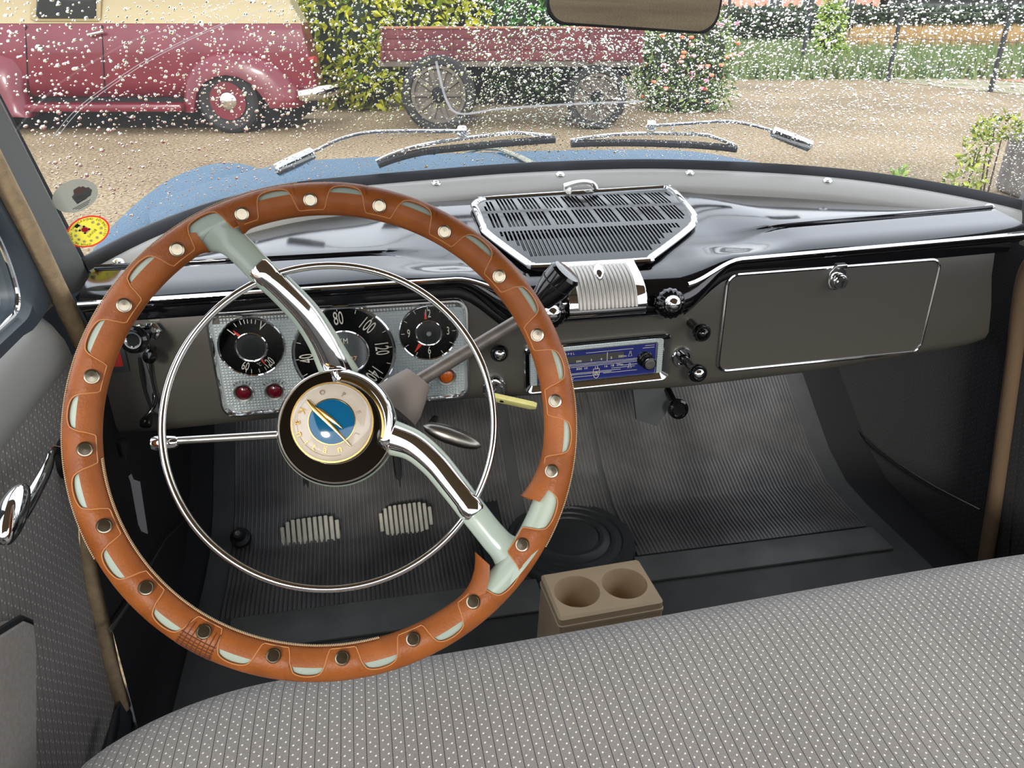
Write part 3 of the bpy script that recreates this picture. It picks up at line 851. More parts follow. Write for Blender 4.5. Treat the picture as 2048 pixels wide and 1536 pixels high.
ln.tube([sh @ Vector((x*.006, y*.008, 0)) for x, y in ((-.8, 1), (.8, 1), (.8, -.1), (.5, -.7), (0, -1), (-.5, -.7), (-.8, -.1))], .0005, 5, closed=True)
ln.tube([sh @ Vector((.0026*cos(a), .0026*sin(a), 0)) for a in [2*pi*k/14 for k in range(14)]], .0004, 5, closed=True)
ln.tube([sh @ Vector((x*.002, y*.002, 0)) for x, y in ((-1, -.8), (0, .4), (.1, -.4), (1, .8))], .0004, 5)
for u, v in ((.775, .72), (.775, .33)):
    q = fpos(u, v) @ Matrix.Translation((0, 0, .0005))
    ln.tube([q @ Vector((x*.003, y*.004, 0)) for x, y in ((-1, -1), (1, -1), (.35, .3), (.35, 1), (-.35, 1), (-.35, .3))], .0004, 5, closed=True)
ln.build('dial_print', PRINTW, df_, 'cream maker name and station numbers', smooth=False)
KM = fpos(.925, .42)
md = lambda a, q, h: 1+.03*cos(a*36)*(1 if q > .0085 else 0)
MB().lathe([(.0125, 0), (.0125, .002), (.0115, .003), (.0105, .003)], KM @ Matrix.Translation((-.004, .004, 0)), 40).build('knob_base', KNOBB, rad)
kn = MB().lathe([(.0100, .001), (.0105, .009), (.0100, .013), (.0082, .014)], KM, 108, md).build('tuning_knob', KNOBB, rad, 'knurled black knob with silver face')
MB().lathe([(.0084, .0135), (.0080, .0150), (.006, .0152), (0, .0148)], KM, 28).build('knob_cap', SATIN, kn)

# ---- instrument cluster
ic = thing('instrument_cluster', 'silver instrument cluster with three round black dials behind the steering wheel', 'gauge cluster', face(670, 710))
M, iw, ih = rect_frame((407, 628), (938, 592), (938, 795), (446, 833))
ringloft(MB(), M, [(iw, ih, .020, -.004), (iw, ih, .020, .004), (iw-.003, ih-.003, .019, .0065), (iw-.008, ih-.008, .017, .0065), (iw-.015, ih-.015, .014, .001)]).build('bezel', CHROME, ic, 'chrome bezel')
pw, ph = iw-.014, ih-.014
pn = MB(); nx, ny = 76, 32
ringloft(pn, M, [(pw, ph, .014, -.002), (pw, ph, .014, .0006)], cap=True)
for i in range(nx):
    for j in range(ny):
        x0, y0 = -pw/2+.002+(pw-.004)*i/nx, -ph/2+.002+(ph-.004)*j/ny; dx, dy = (pw-.004)/nx, (ph-.004)/ny
        if abs(x0+dx/2) > pw/2-.011 and abs(y0+dy/2) > ph/2-.011: continue
        g_ = .12; b_ = .0007; t_ = .0019
        q = [(x0+g_*dx, y0+g_*dy), (x0+dx-g_*dx, y0+g_*dy), (x0+dx-g_*dx, y0+dy-g_*dy), (x0+g_*dx, y0+dy-g_*dy)]
        a = [M @ Vector((x, y, b_)) for x, y in q]+[M @ Vector((x0+dx/2, y0+dy/2, t_))]
        pn.add(a, [(0, 1, 4), (1, 2, 4), (2, 3, 4), (3, 0, 4)])
pn.build('panel', ALU, ic, 'silver panel of small pyramids', smooth=False)
Mi = M.inverted()
def dial(px, py, rpx, name, lbl):
    P = face(px, py, .003); r = rpx*pxscale(P); D = frame(P, FX, FY)
    d = MB().lathe([(r*1.0, -.003), (r, .0005), (r*.97, .0005), (r*.97, -.0004), (0, -.0004)], D, 48).build(name, DIAL, ic, lbl)
    MB().lathe([(r*1.02, -.003), (r*1.03, .0015), (r*1.0, .003), (r*.965, .002), (r*.955, -.0004)], D, 56).build('dial_ring', CHROME, d)
    return d, D, r
def cap_ring(D, r, d, h=.004):
    MB().lathe([(r*.86, -.0004), (r*.86, h), (0, h+.0006)], D, 40).build('dial_cap', DIAL, d)
    MB().lathe([(r, -.0004), (r, h), (r*.94, h+.001), (r*.85, h)], D, 40).build('cap_ring', CHROME, d)
def ticks(mb, D, angs, r0, r1, wd):
    for a in angs:
        q = D @ Matrix.Rotation(radians(a), 4, 'Z') @ Matrix.Translation(((r0+r1)/2, 0, 0))
        mb.box(q, (r1-r0, wd, .0003))
def radial(D, a, r, rot): return D @ Matrix.Rotation(radians(a), 4, 'Z') @ Matrix.Translation((r, 0, 0)) @ Matrix.Rotation(radians(-90+rot), 4, 'Z')
def needle(D, a, r0, r1, wd, d, tip_in=False):
    q = D @ Matrix.Rotation(radians(a), 4, 'Z') @ Matrix.Translation((0, 0, .0012))
    s_ = (r0, r1) if not tip_in else (r1, r0)
    MB().prism([(s_[0], -wd), (s_[1], -wd*.15), (s_[1], wd*.15), (s_[0], wd)], q, 0, .0008).build('needle', RED, d, 'red needle')
# fuel and temperature
d, D, r = dial(503, 693, 63, 'fuel_dial', 'fuel and temperature dial')
cap_ring(D, r*.51, d)
nm = MB(); D2 = D @ Matrix.Translation((0, 0, -.0002))
ticks(nm, D2, (117, 105, 97, 90, 82, 74), r*.78, r*.92, .0009); ticks(nm, D2, (251, 262, 278, 292, 303), r*.80, r*.93, .0009)
nm.text('L', radial(D2, 133, r*.74, 0), r*.42, .7); nm.text('V', radial(D2, 59, r*.76, 0), r*.42, .7)
nm.text('60', radial(D2, 247, r*.73, 180), r*.42, .55); nm.text('120', radial(D2, 306, r*.76, 180), r*.42, .55); nm.text('°C', radial(D2, 283, r*.66, 180), r*.17, .7)
nm.build('dial_lettering', NUM, d, smooth=False)
needle(D2, 128, r*.50, r*.75, .0020, d); needle(D2, 298, r*.50, r*.72, .0020, d)
# speedometer
d, D, r = dial(689, 706, 99, 'speedometer_dial', 'speedometer dial')
MB().lathe([(r*.50, -.0004), (r*.50, .002), (r*.475, .0026), (r*.455, .001), (r*.45, -.0003)], D, 48).build('dial_inner_ring', CHROME, d)
nm = MB(); D2 = D @ Matrix.Translation((0, 0, -.0002))
A0 = 93
for i, n in enumerate((140, 120, 100, 80, 60, 40, 20)):
    a = -42+45.3*i; nm.text(str(n), radial(D2, a, r*.74, 0), r*.40, .5)
ticks(nm, D2, [-42+45.3*i for i in range(7)], r*.90, r*.96, .0010); ticks(nm, D2, [-42+22.65*(2*i+1) for i in range(6)], r*.87, r*.95, .0010)
nm.text('KM', D2 @ Matrix.Translation((0, r*.25, 0)), r*.17, .8)
nm.build('dial_lettering', NUM, d, smooth=False)
od = MB(); od.text('68127', D2 @ Matrix.Translation((r*.06, -r*.14, 0)), r*.13, 1.1); od.build('odometer_digits', mat('odo', (190, 150, 100), .6), d, smooth=False)
# clock
d, D, r = dial(857, 665, 58, 'clock_dial', 'clock dial')
cap_ring(D, r*.48, d); MB().lathe([(r*.09, .0045), (r*.08, .006), (0, .006)], D, 16).build('clock_pin', SATIN, d)
nm = MB(); D2 = D @ Matrix.Translation((0, 0, -.0002))
for tx, a in (('12', 90), ('3', 0), ('6', 270), ('9', 180)):
    nm.text(tx, D2 @ Matrix.Translation((r*.68*cos(radians(a)), r*.68*sin(radians(a)), 0)), r*.42, .55)
ticks(nm, D2, [30*i for i in range(12)], r*.82, r*.94, .0008)
nm.build('dial_lettering', NUM, d, smooth=False)
needle(D2, 233, r*.44, r*.84, .0030, d); needle(D2, 98, r*.52, r*.78, .0018, d)
# warning lamps
def arc_text(mb, txt, D, r, mid, step, size, sx=1., inward=False, mirror=False):
    n = len(txt)
    for i, c in enumerate(txt):
        a = mid-(i-(n-1)/2)*step if not inward else mid+(i-(n-1)/2)*step
        mb.text(c, radial(D, a, r, 180 if inward else 0), size, sx)
for px, py, m_, tx, lbl in ((487, 786, LENSR, 'AMPERE', 'dark red warning lamp under the fuel dial'), (549, 783, LENSR, 'BLINKER', 'dark red indicator lamp beside the speedometer'), (893, 753, LENSA, 'OEL', 'amber warning lamp under the clock')):
    P = face(px, py, .003); r = 13*pxscale(P); D = frame(P, FX, FY)
    lp = MB().lathe([(r*1.55, -.003), (r*1.55, .0), (r*1.4, .0016), (r*1.15, .001), (r*1.0, -.001)], D, 32).build('warning_lamp', SATIN, ic, lbl)
    MB().lathe([(r*1.02, -.002), (r*.98, .0006), (r*.7, .0022), (r*.35, .003), (0, .0033)], D, 28).build('lamp_lens', m_, lp)
    pb = MB(); a0, a1 = (35, 145)
    pb.grid([[D @ Vector((q*cos(radians(lerp(a0, a1, k/16))), q*sin(radians(lerp(a0, a1, k/16))), .0004)) for k in range(17)] for q in (r*1.55, r*2.2)])
    pb.build('lamp_plate', ALU, lp)
    tb_ = MB(); arc_text(tb_, tx, D @ Matrix.Translation((0, 0, .0008)), r*1.86, 90, 15, r*.62, .8); tb_.build('lamp_caption', DIAL, lp, smooth=False)
# clear cover
MB().box(M @ Matrix.Translation((0, 0, .0075)), (iw-.010, ih-.010, .0006)).build('cover_glass', glassmat('cover', (1, 1, 1), .03), ic, 'clear cover')

# ---- light switch lever plate at the left of the dash
hl = thing('heater_lever', 'chrome slotted lever plate with black knobs at the driver side dash end', 'lever', face(285, 750))
def fpts(L_, off): return [face(px, py, off) for px, py in L_]
oPl = [(262, 655), (279, 648), (294, 655), (300, 690), (304, 735), (312, 775), (324, 815), (322, 830), (306, 822), (292, 790), (282, 755), (276, 715), (272, 690), (264, 680)]
M = frame(face(290, 740, .003), FX, FY); Mi = M.inverted()
MB().prism([(Mi @ p).xy for p in fpts(oPl, .003)], M, -.003, .002, .001).build('lever_plate', CHROME, hl)
sl_ = MB()
for a, b in ((((279, 714), (283, 750), (291, 785), (302, 818))), (((302, 724), (306, 757), (314, 790), (322, 815)))) if False else ():
    pass
for L_ in ([(279, 714), (283, 750), (291, 785), (302, 815)], [(300, 724), (304, 757), (311, 788), (319, 808)]):
    sl_.tube(catmull(fpts(L_, .0055), 5), .0022, 6)
sl_.build('lever_slot', HOLE, hl)
P = aty(268, 680, .955); D = frame(P, (1, -.1, 0), (0, .25, 1))
kk_ = MB().lathe([(.006, -.05), (.007, -.012), (.016, -.008), (.0175, -.002), (.0165, .003), (.013, .005), (.0105, .003)], D, 28).build('switch_knob', KNOBB, hl, 'round black switch knob')
MB().lathe([(.0108, .0025), (.0105, .005), (.0088, .005), (.007, .002), (0, .0015)], D, 24).build('knob_cap', CHROME, kk_)
MB().lathe([(.0125, -.052), (.0125, -.046), (.0095, -.044), (.0085, -.030), (.006, -.03)], D @ Matrix.Translation((.004, .004, 0)), 6).build('switch_nut', CHROME, hl)
MB().lathe([(.003, -.03), (.004, -.009), (.0085, -.005), (.0095, 0), (.008, .0055), (0, .008)], frame(aty(300, 713, .99), FX, FY), 20).build('lever_knob', KNOBB, hl, 'small black lever knob')
MB().tube([face(303, 818, .004), face(300, 828, .02), face(292, 845, .036), face(291, 851, .040)], [.003, .0045, .0082, .0075], 14).build('lever_knob', KNOBB, hl, 'black tapered lever knob at the bottom')

# ---- ignition key
ky = thing('ignition_key', 'pale yellow covered key in the ignition lock beside the radio', 'key', face(1000, 790))
P = aty(992, 782, 1.0); D = frame(P, (1, 0, 0), (0, 0, 1))
MB().lathe([(.019, -.018), (.019, -.010), (.016, -.006), (.0135, -.006), (.0135, .004), (.012, .007), (.009, .007), (.008, .003), (0, .003)], D, 30).build('lock_barrel', CHROME, ky, 'chrome lock barrel')
a, b = aty(985, 795, .965), aty(1073, 813, .945)
x = (b-a).normalized(); M = frame((a+b)/2, x, Vector((0, -.6, .8))); L_ = (b-a).length
MB().prism([(-L_*.5, -.006), (L_*.36, -.0075), (L_*.5, -.003), (L_*.5, .0045), (L_*.42, .0065), (-L_*.5, .0085)], M, -.0035, .0035, .0012).build('key_cover', KEYM, ky, 'pale yellow cover')
MB().lathe([(.003, .003), (.003, .0042), (0, .0045)], M @ Matrix.Translation((-L_*.28, .001, 0)), 12).build('key_rivet', DULL, ky)
MB().box(frame(a+(P-a)*.4, (P-a).normalized(), (0, 0, 1)), ((P-a).length, .009, .002)).build('key_blade', DULL, ky)

# ================================================================== STEERING WHEEL
C0 = CAM+Vector((-.04242, .61685, -.32931)); tl_ = radians(32.73)
WX, WY, WN = Vector((1, 0, 0)), Vector((0, sin(tl_), cos(tl_))), Vector((0, cos(tl_), -sin(tl_)))
def W(a, b, d): return C0+WX*a+WY*b+WN*d
def wpx(px, py, d):
    D = ray(px, py); O = C0+WN*d; return CAM+D*((O-CAM).dot(WN)/D.dot(WN))
def wab(px, py, d):
    q = wpx(px, py, d)-C0; return q.dot(WX), q.dot(WY)
WF = lambda a, b, d: Matrix((WX, WY, -WN)).transposed().to_4x4() if False else (Matrix.Translation(W(a, b, d)) @ Matrix((WX, WY, -WN)).transposed().to_4x4())
sw = thing('steering_wheel', 'two spoke steering wheel wrapped in tan leather with snap buttons', 'steering wheel', C0)
RC = .2062
SN = [0.0, 18.1, 36.7, 55.3, 73.5, 91.1, 108.5, 126.6, 145.2, 164.0, 181.4, 200.2, 217.8, 234.8, 252.0, 268.1, 285.5, 302.6, 321.3, 341.6]
def tor(th, ph, rr, dr=0.):
    ro = RC+dr+rr*sin(ph); return W(ro*cos(th), ro*sin(th), -rr*cos(ph))
NT = 720
rim = MB().grid([[tor(2*pi*i/180, 2*pi*k/16, .0128) for k in range(16)] for i in range(180)], cu=True, cv=True, flip=True)
rim.build('rim', GREEN, sw, 'grey green enamelled rim')
def gapinfo(deg):
    ds_ = [((deg-s+180) % 360)-180 for s in SN]; i = min(range(20), key=lambda k: abs(ds_[k])); dd = ds_[i]
    nb = SN[(i+1) % 20] if dd >= 0 else SN[i-1]
    gp_ = abs(((nb-SN[i]+180) % 360)-180)
    return abs(dd)/(gp_/2)          # 0 at a snap, 1 half way to the next
def phib(deg):
    u = gapinfo(deg)
    # tongue over the snap, scalloped hole between
    if u < .36: return radians(-58)
    if u < .56:
        return radians(lerp(-58, 8, smooth((u-.36)/.20)))
    t = (1-u)/.44
    return radians(8+28*sqrt(max(0, 1-t*t)))
sh_ = MB(); rows = []
for i in range(NT):
    dg = 360*i/NT; th = radians(dg); pb_ = phib(dg); u = gapinfo(dg)
    row = [tor(th, pb_, .0132)]
    for k in range(13):
        ph_ = lerp(pb_, radians(196), (k/12)**.9 if k else .0)
        row.append(tor(th, ph_, .0156 if k else .0150))
    rows.append(row)
sh_.grid(rows, cv=True, flip=False)
sh_.build('leather_cover', LEATHER, sw, 'scalloped tan leather cover', ang=70)
MB().tube([tor(2*pi*i/NT, phib(360*i/NT), .0150) for i in range(NT)], .0005, 5, closed=True).build('leather_edge', mat('cut_leather', (176, 118, 70), .7), sw, 'lighter cut edge of the leather')
pt_ = MB()
for k in range(8):
    th = radians(lerp(230.8, 238.6, k/7)); pt_.tube([tor(th, radians(lerp(-8 if 2 < k < 6 else -35, 66, i/8)), .0157) for i in range(9)], .00045, 4)
for k in range(6):
    pt_.tube([tor(radians(lerp(230.4, 239, i/8)), radians(lerp(6, 64, k/5)), .0157) for i in range(9)], .00045, 4)
pt_.build('stitched_repair', mat('repair_thread', (74, 36, 18), .8), sw, 'dark cross stitched repair', smooth=False)
st_ = MB()
def strip(d0, d1, e0=None, e1=None):
    rows = []; n = max(6, int(abs(d1-d0)*2))
    for i in range(n+1):
        dg = lerp(d0, d1, i/n); th = radians(dg); dr = 0.
        if e0: dr -= e0[1]*max(0, 1-abs(dg-d0)/e0[0])**2
        if e1: dr -= e1[1]*max(0, 1-abs(d1-dg)/e1[0])**2
        row = [tor(th, radians(4), .0128, dr)]
        for k in range(9): row.append(tor(th, radians(lerp(4, -185, k/8)), .0146, dr))
        rows.append(row)
    st_.grid(rows, flip=True)
strip(-27, 110.5, (16, .010), (3, .004))
strip(120.5, 305+7, (3, .004), (12, .020))
st_.build('leather_strip', LEATH2, sw, 'inner tan leather strip', ang=70)
tor_l = MB()
for lo, hi, pd in ((94, 206, 70), (184, 278, -74), (-36, 14, 74)):
    for i in range(int((hi-lo)*2.2)):
        th = radians(lo+i/2.2); p = tor(th, radians(pd-3), .0160); q = tor(th+.003, radians(pd+5), .0160)
        tor_l.box(frame((p+q)/2, q-p, WN), ((q-p).length, .0011, .0009))
tor_l.build('stitching', STITCH, sw, kind='stuff', smooth=False)
SNAPM = MB().lathe([(.0062, -.003), (.0064, .0006), (.0060, .0018), (.0050, .0020), (.0047, .0014), (0, .0016)], ID, 24)
SNAPME = meshof(SNAPM, 'snap_button', mat('snap_metal', (160, 150, 130), .2, metal=1))
for s in SN:
    th = radians(s); ph_ = radians(-22); p = tor(th, ph_, .0158)
    n = (p-tor(th, ph_, 0)).normalized(); x = Vector((-sin(th)*WX.x, 0, 0))+WX*0
    tdir = (tor(th+.01, ph_, .01)-tor(th-.01, ph_, .01)).normalized()
    Mm = Matrix((tdir, n.cross(tdir), n)).transposed().to_4x4(); Mm.translation = p
    inst('snap_button', SNAPME, Mm, sw)
# spokes
def spoke(path, base_r, cover_end, nm):
    P = []
    for px, py, d, r_ in path:
        a, b = wab(px, py, d); P.append((W(a, b, d), r_))
    pts = catmull([p for p, _ in P], 6); rs = [v.x for v in catmull([Vector((r_, 0, 0)) for _, r_ in P], 6)]
    return pts, rs
for lbl, path in (('upper', [(682, 752, .062, .017), (668, 725, .052, .0155), (645, 680, .040, .0135), (612, 630, .028, .0128), (565, 580, .016, .0122), (525, 545, .008, .0118), (490, 508, .004, .0118), (462, 482, .003, .0135), (438, 462, .003, .024)]),
                  ('lower', [(745, 856, .062, .017), (775, 872, .052, .0160), (825, 890, .040, .0138), (868, 925, .028, .0128), (905, 970, .016, .0122), (942, 1018, .008, .0118), (985, 1072, .004, .0118), (1012, 1100, .003, .0145), (1045, 1128, .003, .030)])):
    pts, rs = spoke(path, 0, 0, lbl)
    so = MB().tube(pts, [r_*1.10 for r_ in rs], 18, up=WN, fl=[.62]*31+[.62-.03*k/17 for k in range(len(pts)-31)]).build('spoke', GREEN, sw, 'grey green %s spoke' % lbl)
    k = 31; P2 = [p-WN*(.0062+.0015*0) for p in pts[:k]]
    r2 = [r_*.80 for r_ in rs[:k]]
    MB().tube(P2, r2, 18, up=WN, fl=.62).build('spoke_cover', CHROME, sw, 'chrome %s spoke cover' % lbl)
    e = P2[-1]; dirn = (pts[k]-pts[k-2]).normalized()
    MB().tube([e-dirn*.010, e-dirn*.004, e+dirn*.004, e+dirn*.006], [.0098, .0108, .0105, .0085], 16, up=WN, fl=.66).build('spoke_clip', CHROME, sw, 'chrome clip over the horn ring')
MB().tube([W(.1458*cos(2*pi*i/160), .1458*sin(2*pi*i/160), .0085) for i in range(160)], .0034, 12, closed=True, up=WN, fl=1.1).build('horn_ring', CHROME, sw, 'chrome horn ring')
HB = WF(.0005, -.001, 0)
def hl_(prof, n=64): return MB().lathe([(r, -d) for r, d in prof], HB, n)
hl_([(.030, .120), (.034, .092), (.046, .076), (.0555, .064), (.0570, .056), (.0560, .050), (.0540, .046)]).build('hub', GREEN, sw, 'grey green hub')
hl_([(.0550, .056), (.0553, .046), (.0547, .0405), (.0534, .0385), (.0520, .0395), (.0512, .043)]).build('hub_bezel', CHROME, sw, 'chrome hub bezel')
hl_([(.0514, .042), (.0500, .049), (.046, .052), (.041, .052), (.038, .050)]).build('hub_recess', mat('chrome_dark_reflection', (96, 96, 98), .06, metal=1), sw, 'chrome recess round the emblem, toned dark for its reflections')  # chrome toned darker in place of the dark surroundings it would mirror
sec_ = MB(); rows = []
for i in range(41):
    t = radians(lerp(-36, 96, i/40)); e = 1-smooth((abs(i/40-.5)-.40)/.10)
    rows.append([HB @ Vector((r*cos(t), r*sin(t), -d)) for r, d in ((.0395, .050), (.0402, lerp(.049, .040, e)), (.0420, lerp(.048, .0350, e)), (.0460, lerp(.047, .0330, e)), (.0500, lerp(.045, .0345, e)), (.0535, lerp(.041, .0375, e)), (.0556, .0440), (.0558, .054))])
sec_.grid(rows, flip=True)
sec_.build('hub_shield', CHROME, sw, 'chrome shield between the spokes')
EB = WF(-.0022, .0022, 0)
def el_(prof, n=64): return MB().lathe([(r, -d) for r, d in prof], EB, n)
em = el_([(.037, .050), (.0372, .030), (.0366, .0262), (.0340, .0232), (.0280, .0206), (.0210, .0192), (.0208, .0190), (0, .0180)]).build('hub_emblem', CREAM, sw, 'cream enamelled emblem with gold letters')
el_([(.0376, .0305), (.0381, .0280), (.0374, .0256), (.0362, .0256)]).build('emblem_ring', GOLD, em, 'gold ring')
el_([(.0206, .0195), (.0206, .0187), (.018, .0180), (.012, .0172), (.006, .0168), (0, .0167)]).build('emblem_disc', BLUE, em, 'blue disc')
el_([(.0216, .0196), (.0214, .0184), (.0206, .0182), (.0203, .0190)]).build('disc_ring', GOLD, em)
def c8(x, y): return (530+x/4.357, 700+y/4.357)
def embp(x, y, d): return (EB.inverted() @ wpx(*c8(x, y), d)).xy
bolt = MB()
bolt.prism([embp(x, y, .0155) for x, y in ((358, 430), (380, 432), (440, 492), (520, 575), (640, 700), (752, 842), (735, 838), (620, 722), (500, 612), (420, 535), (365, 455))], EB, -.0168, -.0150, .0006)
bolt.prism([embp(x, y, .0155) for x, y in ((440, 498), (500, 520), (590, 590), (640, 640), (682, 692), (625, 655), (575, 625), (520, 580))], EB, -.0168, -.0146, .0006)
bolt.build('lightning_emblem', GOLD, em, 'gold lightning emblem')
lt_ = MB()
for c, x, y, sz in (('O', 500, 372, .0066), ('P', 685, 392, .0066), ('E', 810, 545, .0066), ('L', 800, 735, .0066)):
    p = embp(x, y, .021); a = atan2(p.y, p.x); lt_.text(c, EB @ Matrix.Translation((p.x, p.y, -.0212)) @ Matrix.Rotation(a-pi/2, 4, 'Z'), sz, 1., .0016)
lo_ = lt_.build('emblem_letters', mat('bronze', (120, 104, 86), .35, metal=.7), em, 'raised bronze letters', smooth=False)
lt_ = MB(); prev = None
for c, x, y, sz in (('K', 320, 530, .0085), ('a', 290, 633, .0085), ('n', 300, 733, .0085), ('i', 368, 800, .0085), ('t', 430, 845, .0085), ('ä', 525, 868, .0085), ('n', 650, 862, .0085)):
    p = embp(x, y, .021); a = atan2(p.y, p.x)
    lt_.text(c, EB @ Matrix.Translation((p.x, p.y, -.0212)) @ Matrix.Rotation(a+pi/2, 4, 'Z'), sz*1.1, 1., .0017)
A = [atan2(*reversed(embp(x, y, .021))) for x, y in ((320, 530), (650, 862))]
lt_.tube([EB @ Vector((.0312*cos(t), .0312*sin(t), -.0222)) for t in [lerp(A[0], A[1]+(2*pi if A[1] < A[0] else 0), i/30) for i in range(31)]], .00035, 5)
lt_.build('emblem_letters', GOLD, em, 'gold script letters', smooth=False)

# ---- steering column, gear lever, turn signal stalk
sco = thing('steering_column', 'steering column with grey gear lever and chrome turn signal stalk', 'steering column', W(0, 0, .12))
MB().tube([W(0, 0, .085), W(0, 0, .14), W(0, 0, .30), W(0, 0, .60), W(0, 0, .86)], [.030, .034, .034, .030, .026], 24).build('column_tube', mat('column_paint', (84, 86, 84), .4), sco)
A_, B_ = aty(786, 818, .772), aty(836, 756, .79)
ax = (B_-A_)
MB().tube([A_, A_+ax*.25, A_+ax*.6, A_+ax*.9, B_, B_+ax*.01], [.031, .030, .0245, .0190, .0172, .009], 24).build('lever_boot', BOOTM, sco, 'grey rubber boot')
G0, G1, G2 = aty(835, 763, .785), aty(1068, 622, .83), aty(1092, 600, .835)
gl2 = MB().tube([G0, G0.lerp(G1, .5), G1], .0078, 16).build('gear_lever', TUBEM, sco, 'scuffed grey gear lever tube')
K0, K1 = aty(1080, 604, .825), aty(1134, 543, .815)
kd = K1-K0
MB().tube([K0-kd*.12, K0, K0+kd*.05, K0+kd*.5, K0+kd*.93, K1, K1+kd*.02], [.007, .0085, .0138, .0190, .0200, .0172, .006], 20).build('gear_knob', KNOBB, gl2, 'black gear knob')
MB().tube([K0+kd*.62, K0+kd*.64], [.0201, .0201], 20).build('knob_groove', RUBBER, gl2)
s0, s1 = W(-.048, -.002, .072), W(-.150, .001, .060)
tsg = MB().tube([s0, s1], [.0042, .0036], 12).build('turn_stalk', SATIN, sco, 'chrome turn signal stalk')
t0 = wpx(356, 884, .060); t1 = wpx(304, 887, .060); td = t1-t0
MB().tube([t0, t0+td*.1, t0+td*.5, t0+td*.85, t1, t1+td*.02], [.0042, .0058, .0068, .0070, .0058, .002], 16).build('stalk_tip', CHROME, tsg)

# ---- parking brake handle under the dash
bh = thing('parking_brake', 'polished torpedo shaped metal handle under the dash by the column', 'handle', aty(905, 872, .92))
a, b = aty(846, 851, .92), aty(963, 893, .90); P = [a.lerp(b, t) for t in [i/16 for i in range(17)]]
MB().tube(P, [.0125*sqrt(max(.002, 1-(2*(i/16)-1)**2))*(1.05 if i < 8 else 1) for i in range(17)], 16, up=(0, -.6, .8), fl=.8).build('grip', mat('worn_metal', (150, 146, 138), .3, metal=1), bh)
MB().tube([aty(858, 857, .925), aty(870, 838, 1.05)], .006, 10).build('rod', DULL, bh)

# ================================================================== FLOOR FITTINGS
def fz(y):
    return interp([(p[0], p[1]) for p in prof], y)
mt = thing('rubber_mat', 'black ribbed rubber mat covering the front floor', 'floor mat', V(0, 1.1, FZ))
def ribbed(x0, x1, y0, y1, pitch, lift):
    mb = MB(); n = int((x1-x0)/pitch); xs_ = []
    for i in range(n):
        b_ = x0+i*pitch; xs_ += [(b_, 0), (b_+pitch*.18, .0026), (b_+pitch*.62, .0026), (b_+pitch*.80, 0)]
    ys_ = sorted(set([y0, y1]+[q for q, _ in prof if y0 < q < y1]+[lerp(y0, y1, i/14) for i in range(15)]))
    mb.grid([[V(x, y, fz(y)+lift+h*(0 if (i_ in (0, len(ys_)-1)) else 1)) for x, h in xs_] for i_, y in enumerate(ys_)], flip=True); return mb
pb1 = MB(); ysm = [.78, .9, 1.0, 1.14, 1.22, 1.30, 1.40, 1.50, 1.56]
pb1.grid([[V(x, y, fz(y)+.006) for x in [-.66+1.30*i/12 for i in range(13)]] for y in ysm], flip=True)
pb1.build('mat_base', mat('mat_base_rubber', (56, 57, 56), .55, rgb2=(72, 73, 71), vs_=8, bump=.2, bs=40), mt)
ribbed(-.62, -.075, 1.05, 1.50, .0078, .007).build('mat_ribs', MATRUB, mt, 'ribbed driver panel')
ribbed(-.06, .115, 1.16, 1.50, .0078, .007).build('mat_ribs', MATRUB, mt, 'ribbed centre panel')
ribbed(.12, .60, 1.075, 1.50, .0078, .009).build('mat_ribs', MATRUB, mt, 'ribbed passenger panel')
for x0, x1, y0, y1 in ((-.60, -.08, .965, 1.045), (.11, .60, 1.0, 1.068)):
    MB().box(Matrix.Translation(V((x0+x1)/2, (y0+y1)/2, FZ+.009)), (x1-x0, y1-y0, .006), .002).build('mat_border', MATPAL, mt, 'smooth border')
# round raised gear cover on the mat with rings
ct = atz(1140, 1085, CAM.z+FZ+.01)
rb_ = MB()
pf = [(.125, -.004), (.122, .006), (.118, .010), (.108, .010), (.106, .013), (.100, .013), (.098, .010), (.086, .012), (.084, .015), (.078, .015), (.076, .012), (.064, .016), (.062, .019), (.056, .019), (.054, .016), (.04, .02), (0, .022)]
rb_.lathe(pf, Matrix.Translation(ct), 48); rb_.build('mat_boss', mat('boss_rubber', (48, 49, 48), .5), mt, 'round ringed boss')
# pedals
def pedal(px, py, y, wd, h, lbl, nm):
    P = aty(px, py, y); t = thing(nm, lbl, 'pedal', P)
    M = frame(P, (1, 0, .03), (0, .62, .78))
    MB().prism([(x, y2) for x, y2 in rrect(wd, h, h*.48, 8)], M, -.012, -.001, .004).build('pad_base', RUBBER, t)
    rp = MB(); n = 11
    for i in range(n):
        x = -wd/2+wd*(i+.5)/n; hh = h/2*.95 if abs(x) < wd/2-h*.45 else h/2*.95*sqrt(max(.08, 1-((abs(x)-(wd/2-h*.45))/(h*.47))**2))
        rp.box(M @ Matrix.Translation((x, 0, .001)), (wd/n*.74, hh*2, .007), .0014, 1)
    rp.build('pad_ribs', PEDAL, t, 'worn grey rubber ribs')
    MB().tube([M @ Vector((0, .0, -.01)), M @ Vector((-.004, .03, -.05)), V(P.x-.01, 1.42, FZ+.18)], .008, 8).build('pedal_arm', RUBBER, t)
pedal(621, 1066, 1.235, .112, .062, 'left ribbed oval pedal, the clutch, beside the dimmer button', 'clutch_pedal')
pedal(812, 1038, 1.235, .104, .062, 'right ribbed oval pedal, the brake, below the hub', 'brake_pedal')
ac = thing('accelerator_pedal', 'long black shoe shaped accelerator pedal on the floor near the tunnel', 'pedal', atz(965, 1130, CAM.z+FZ))
A_, B_ = atz(955, 1145, CAM.z+FZ+.03), aty(985, 950, 1.36)
M = frame((A_+B_)/2, WX, B_-A_); L_ = (B_-A_).length
